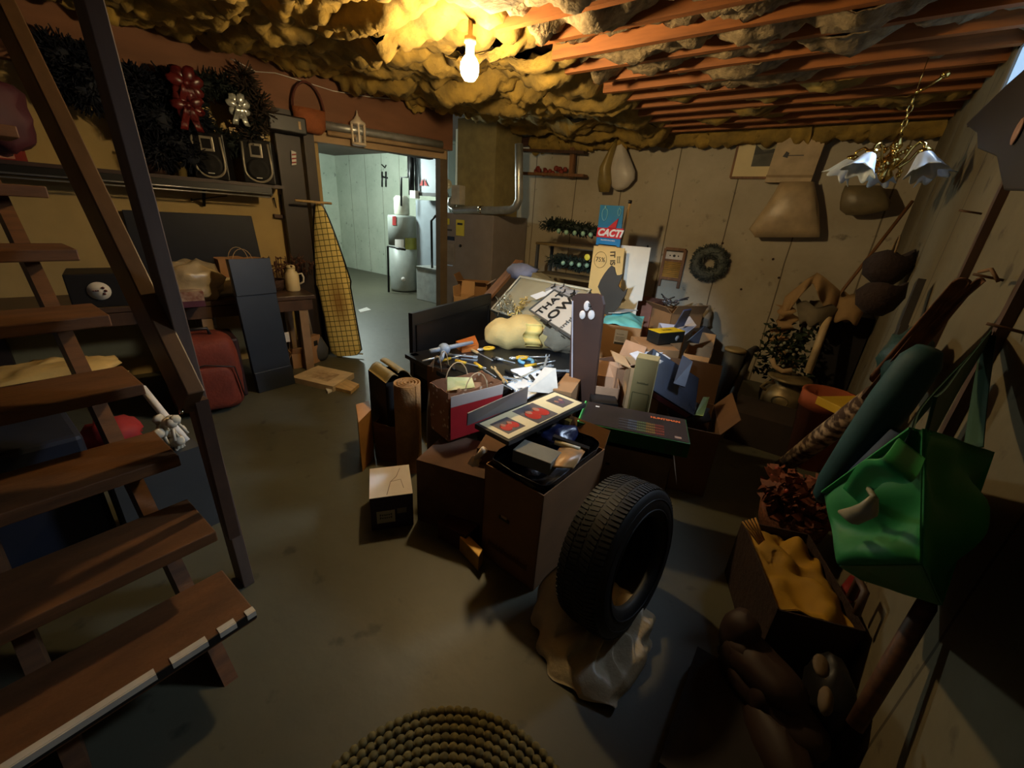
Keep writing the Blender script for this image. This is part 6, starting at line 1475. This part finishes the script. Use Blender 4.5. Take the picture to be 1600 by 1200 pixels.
# patterned rolled rug leaning on the right wall
a=at(1222,730,z=.12); b=at(1372,618,x=.33); 
pat=bpy.data.materials.new('banded_rug'); pat.use_nodes=True; nt=pat.node_tree; N=nt.nodes; L=nt.links; b_=N['Principled BSDF']; b_.inputs['Roughness'].default_value=.9
tc=N.new('ShaderNodeTexCoord'); wv=N.new('ShaderNodeTexNoise'); wv.inputs['Scale'].default_value=22; L.new(tc.outputs['Object'],wv.inputs['Vector'])
rp=N.new('ShaderNodeValToRGB'); rp.color_ramp.elements[0].color=lin((66,46,34)); rp.color_ramp.elements[0].position=.45; rp.color_ramp.elements[1].color=lin((176,150,122)); rp.color_ramp.elements[1].position=.62; L.new(wv.outputs['Fac'],rp.inputs[0]); L.new(rp.outputs[0],b_.inputs['Base Color'])
o=thing('rolled_rug','patterned brown and cream rolled rug leaning along the right wall','rug',a); MB().tube([a,a.lerp(b,.5),b],[.045,.05,.05],14).build('rug_roll',pat,o)
q=b
# teal umbrella/sleeping bag tube
a=at(1285,775,x=.22); b=at(1452,545,x=.30); d=(b-a)
o=thing('beach_umbrella','long teal fabric bag leaning against the right wall','umbrella bag',a)
tl_=rgb('teal_fabric',(24,66,72),.7,var=.12,scale=8,bump=.4,bscale=10)
MB().tube([a-d*.04,a,a+d*.12,a+d*.4,a+d*.7,a+d*.93,b],[.012,.030,.044,.052,.056,.05,.03],16).build('fabric_bag',tl_,o)
MB().tube([a+Vector((.03,-.03,.0)),a+d*.3+Vector((.04,-.06,-.02)),a+d*.62+Vector((.05,-.06,-.03))],[.02,.04,.03],10).build('loose_fold',rgb('blue_fold',(34,52,84),.7),o)
for t in (): MB().tube([a+d*t+Vector((.075*math.cos(x_),.03*math.sin(x_),.065*math.sin(x_))) for x_ in [2*math.pi*i/16 for i in range(16)]],.006,6,closed=True).build('strap',black,o)
# dark teal coat bundle
q=at(1412,560,x=.34); m=MB().ball(q,(.07,.14,.11),22,.3,3,6); one(m,'teal_jacket',rgb('teal_dark',(20,56,56),.45,bump=.8,bscale=10),'dark shiny teal jacket hanging behind the long teal bag','jacket')
# dark board leaning (guitar case-like)
a=at(1438,440,x=.40); b=at(1358,640,x=.36); d=b-a; o=thing('dark_plank','long dark plank with narrow top leaning on the right wall','plank',b)
m=MB(); m.bar(a,a+d*.42,.055,.03,(1,0,0)); m.bar(a+d*.38,b+d*.15,.11,.03,(1,0,0)); m.build('plank_body',rgb('plank_charcoal',(50,46,44),.6),o)
# corn-broom / brown coat hanging on nail near the green bag
hg=at(1560,440,x=.40); o=thing('hanging_cloth','brown striped cloth bundle hanging from a nail above the green bag','cloth',hg)
brc=rgb('brown_cloth',(112,66,30),.85,c2=(60,34,18),scale=14,var=.1)
def hc(u,v):
    a=hg.lerp(at(1432,535,x=.36),u); return a+Vector((-.03-.05*math.sin(math.pi*v)*(1+.3*math.sin(v*20)),.04*(v-.5)*2*(1+2.2*u)*.8,-(.02+.35*u)*v+.01*math.sin(v*25)))
MB().grid(hc,20,30,.006).build('cloth_folds',brc,o)
m=MB().tube([hg,hg+Vector((-.02,.02,.03)),at(1530,425,x=.38)],.005,6); m.build('cord',rgb('cord_brown',(120,86,50),.8),o)
# green shopping bag
gm=rgb('green_bag',(12,118,52),.6,var=.1,scale=5,bump=.15,bscale=14)
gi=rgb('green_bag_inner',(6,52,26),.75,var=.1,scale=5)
XG=.27
GP=lambda px,py,x_=XG: at(px,py,x=x_)
gb_=thing('green_tote_bag','big bright green reusable shopping bag hanging on the right wall','shopping bag',GP(1430,780))
# the bag is tilted: near corners of its mouth and base
A=GP(1292,770,.10); B=GP(1440,655,.13); Cc=GP(1552,712,.36); D=GP(1420,760,.30)
tA=GP(1290,772,.10); tB=GP(1443,672,.16); tC=GP(1552,708,.40); tD=GP(1508,690,.41)
# sheets: front panel (facing the viewer/left), side panels, base
fA=at(1290,775,x=.12); fB=at(1445,670,x=.14); fC=at(1440,880,x=.17); fD=at(1310,882,x=.13)
bA=at(1400,700,x=.34); bB=at(1552,706,x=.34); bC=at(1470,945,x=.34); bD=at(1345,905,x=.30)
def patchf(p0,p1,p2,p3,amp=.012,seed=0):
    n_=((p1-p0).cross(p3-p0)).normalized()
    def f(u,v):
        p=(p0.lerp(p1,u)).lerp(p3.lerp(p2,u),v)
        return p+n_*(amp*2*noise.noise(Vector((u*2.5+seed,v*2.5,seed)))*math.sin(math.pi*u)**.5*math.sin(math.pi*v)**.5*1.5)
    return f
MB().grid(patchf(fA,fB,fC,fD,.015,1),24,20,.002).build('front_panel',gm,gb_)
MB().grid(patchf(fB,bB,bC,fC,.015,2),20,20,.002).build('gusset',gm,gb_)
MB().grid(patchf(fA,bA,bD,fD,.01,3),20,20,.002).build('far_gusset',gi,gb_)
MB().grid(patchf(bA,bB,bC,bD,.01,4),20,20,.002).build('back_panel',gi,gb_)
MB().grid(patchf(fD,fC,bC,bD,.005,5),16,10,.002).build('base',gm,gb_)
def strap(pts,w_,up=(.4,.9,0)):
    pts=[Vector(p) for p in pts]; W_=(pts[-1]-pts[0]).cross(Vector(up)).normalized()*w_/2; n=len(pts)-1
    def f(u,v):
        x=u*n; i=min(int(x),n-1); t=x-i; p0=pts[max(i-1,0)];p1=pts[i];p2=pts[i+1];p3=pts[min(i+2,n)]
        q=.5*((2*p1)+(p2-p0)*t+(2*p0-5*p1+4*p2-p3)*t*t+(3*p1-p0-3*p2+p3)*t**3)
        return q+W_*(v*2-1)*(1-.55*max(0,u-.6)/.4 if n>1 and w_>.04 else 1)
    return MB().grid(f,8*n,3,.003)
nail=at(1545,525,x=.42)
strap([fB,at(1468,640,x=.20),at(1500,590,x=.30),nail],.075).build('handle',gi,gb_)
strap([at(1408,700,x=.13),at(1432,650,x=.20),at(1490,585,x=.32),nail],.05).build('handle',gi,gb_)
strap([at(1520,700,x=.34),at(1530,620,x=.38),nail],.03).build('handle',gi,gb_)
strap([fA.lerp(fB,.03),fA.lerp(fB,.5),fA.lerp(fB,.97)],.02,(0,0,1)).build('rim_binding',rgb('green_light',(20,140,66),.6),gb_)
# straps falling over the front, pale handle thing inside
strap([at(1330,775,x=.118),at(1360,740,x=.10),at(1400,735,x=.10),at(1425,700,x=.12)],.026).build('front_strap',rgb('green_light',(20,140,66),.6),gb_)
m=MB().tube([at(1313,800,x=.112),at(1335,806,x=.108),at(1356,797,x=.108),at(1366,778,x=.108)],[.003,.010,.009,.004],10); m.tube([at(1366,778,x=.108),at(1358,764,x=.112)],.003,6)
one(m,'pale_handle',rgb('pale_plastic',(150,140,112),.5),'pale curved plastic piece lying in the mouth of the green bag','handle')
# wooden handle board leaning low on right wall
a=at(1448,945,x=.405); b=at(1335,1135,x=.36); d=(b-a)
o=thing('wooden_post','thick brown wooden pole leaning on the wall under the green bag','pole',b)
MB().tube([a-d*.06,a,a.lerp(b,.5),b],[.012,.019,.02,.018],12).build('shaft',rgb('pole_brown',(96,60,32),.6,c2=(66,40,22),scale=9,stretch=(1,6,6),var=.1),o)
# autumn leaf basket
q=at(1245,800,z=0); bk=Vector((.22,2.22,0)); o=thing('leaf_basket','wicker basket heaped with brown dried leaves and berries','basket',bk)
wkb=rgb('wicker_brown',(104,58,34),.8,bump=.8,bscale=60,var=.3,scale=30)
MB().lathe(bk,[(.10,0),(.14,.1),(.155,.2),(.145,.2),(.13,.1),(.09,.02)],22).build('basket_body',wkb,o)
m=MB(); random.seed(12)
for i in range(260):
    p=bk+Vector((random.uniform(-.15,.12),random.uniform(-.14,.14),.2+random.uniform(0,.16))); d=Vector((random.uniform(-1,1),random.uniform(-1,1),random.uniform(-.3,.8))).normalized(); s_=d.orthogonal().normalized()*.02
    m.add([p,p+d*.03+s_,p+d*.07,p+d*.03-s_],[(0,1,2,3)],False)
m.build('dry_leaves',rgb('leaf_rust',(120,62,40),.7,var=.3,scale=25),o)
m=MB()
for i in range(30): m.ball(bk+Vector((random.uniform(-.15,.1),random.uniform(-.14,.12),.22+random.uniform(0,.15))),.014,6)
m.build('berries',rgb('berry_red',(150,60,50),.4),o)
MB().tube([bk+Vector((.0,.15*math.cos(a),.19+.16*math.sin(a)-.05)) for a in [math.pi*i/12 for i in range(13)]],.008,6).build('handle',wkb,o)
# rectangular basket/box with yellow cloth
A=at(1186,850,z=.32); B=at(1295,925,z=.32); C_=at(1215,822,z=.32)
M_,lu,lv=frame(A,B,C_) 
lu=.50; lv=.22
T=Matrix.Translation((.225,1.62,0))@Matrix.Rotation(R(-68),4,'Z')
yb=cart('wooden_crate','dark brown rectangular crate holding yellow cloth by the right wall','crate',T,.46,.26,.30,rgb('crate_brown',(44,26,18),.8,bump=.6,bscale=50),True)
def yc(u,v):
    x=(u-.5)*.43; y=(v-.5)*.23; return (x,y,.27+.06*abs(noise.noise(Vector((x*7,y*9,1))))*2+.03*noise.noise(Vector((x*16,y*16,2)))-.03*abs(u-.5))
m=MB(T).grid(yc,30,20,.004); one(m,'yellow_cloth',rgb('yellow_cloth',(158,118,18),.75,var=.15,scale=6,bump=.2,bscale=20),'bright yellow folded cloth in the dark brown crate','cloth')
m=MB(); 
for i in range(5): 
    a=at(1186+i*2,850-i*1.5,z=.33); m.tube([a,a.lerp(at(1160+i*5,815-i*1.5,z=.40),1.0)],.004,5)
one(m,'straw_stalks',rgb('straw',(190,140,66),.7),'few straw stalks sticking out of the crate beside the yellow cloth','straw')
# red cylinder thing
a=at(1272,985,z=.10); b=at(1342,908,z=.28); m=MB().tube([a,b],[.022,.03],12); o=one(m,'red_tube',rgb('dark_red_tube',(120,20,24),.5),'dark red tube lying under the green bag in front of the crate','tube')
m=MB().tube([at(1328,935,x=.38),at(1342,905,x=.38),at(1352,925,x=.39),at(1338,960,x=.39)],.012,8); one(m,'leather_loop',woodd,'small dark loop against the wall under the green bag','handle')
# brown boots / bags at the bottom
for i,(px,py,z_,rr_,rz) in enumerate([(1190,1045,.20,(.13,.07,.06),-.6),(1205,1095,.14,(.16,.07,.06),-.5),(1215,1165,.10,(.13,.07,.07),-1.0),(1290,1085,.18,(.05,.10,.12),.2)]):
    q=at(px,py,z=z_); 
    lab=['brown leather boot lying topmost of the dim heap at bottom right','brown leather boot lying across the middle of the dim heap at bottom right','brown leather boot lowest in the dim heap at bottom right','black boot standing at the wall side of the dim heap at bottom right'][i]
    o=thing('boot',lab,'boot',(q.x,q.y,0),group='boots at the bottom right'); Mz=Matrix.Rotation(rz,3,'Z')
    mt_=rgb('boot_brown',(48,28,18),.65,var=.15) if i<3 else rgb('boot_black',(20,17,16),.5)
    m=MB(); m.ball(q,rr_,20,.15,2,i,Mz,.8); m.ball(q+Mz@Vector((-rr_[0]*.75,0,rr_[2]*.5)),(.055,.055,.09),16,.1,2,i+4,Mz,.8) if i<3 else None; m.build('upper',mt_,o)
    m=MB(); m.ball(q-Vector((0,0,rr_[2]*.9)),(rr_[0]*1.02,rr_[1]*.95,.014),16,0,1,0,Mz,.6); m.build('sole',black,o)
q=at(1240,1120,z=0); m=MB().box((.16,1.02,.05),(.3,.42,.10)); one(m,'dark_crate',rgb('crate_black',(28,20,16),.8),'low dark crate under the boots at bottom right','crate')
m=MB()
q=at(1283,1040,x=.26); m.ball(q,(.018,.035,.010),12); m.build('insole',rgb('insole_tan',(84,62,30),.8),o); q2=at(1290,1095,x=.26); MB().ball(q2,(.014,.035,.02),12).build('tongue',rgb('insole_tan',(84,62,30)),o)
# braided rug in front
rcx,rcy=-.38,.30
c=Vector((-.33,.27,0)); Rr=.43
pr1=at(690,1108,z=.0); c=Vector((pr1.x+.28,pr1.y-.30,0)); Rr=(Vector((pr1.x,pr1.y,0))-c).length
o=thing('braided_rug','round braided olive rug on the floor at the bottom edge','rug',c)
rgm=rgb('braid_olive',(110,98,56),.85,var=.2,scale=40)
k=0; r_=Rr-.012
while r_>.05:
    nk=int(2*math.pi*r_/.026); pts=[];rad=[]
    for i in range(nk*4):
        a=2*math.pi*i/(nk*4); s=abs(math.sin(math.pi*i/4+ (k%2)*.8)); pts.append(c+Vector(((r_)*math.cos(a),(r_)*math.sin(a),.010+.003*s))); rad.append(.007+.006*s)
    m=MB().tube(pts,rad,6,closed=True); m.build('braid_ring',rgm,o); r_-=.024; k+=1
MB().lathe(c,[(Rr-.02,.001),(Rr-.02,.006),(.001,.006)],48).build('backing',rgb('rug_back',(70,60,36),.9),o)
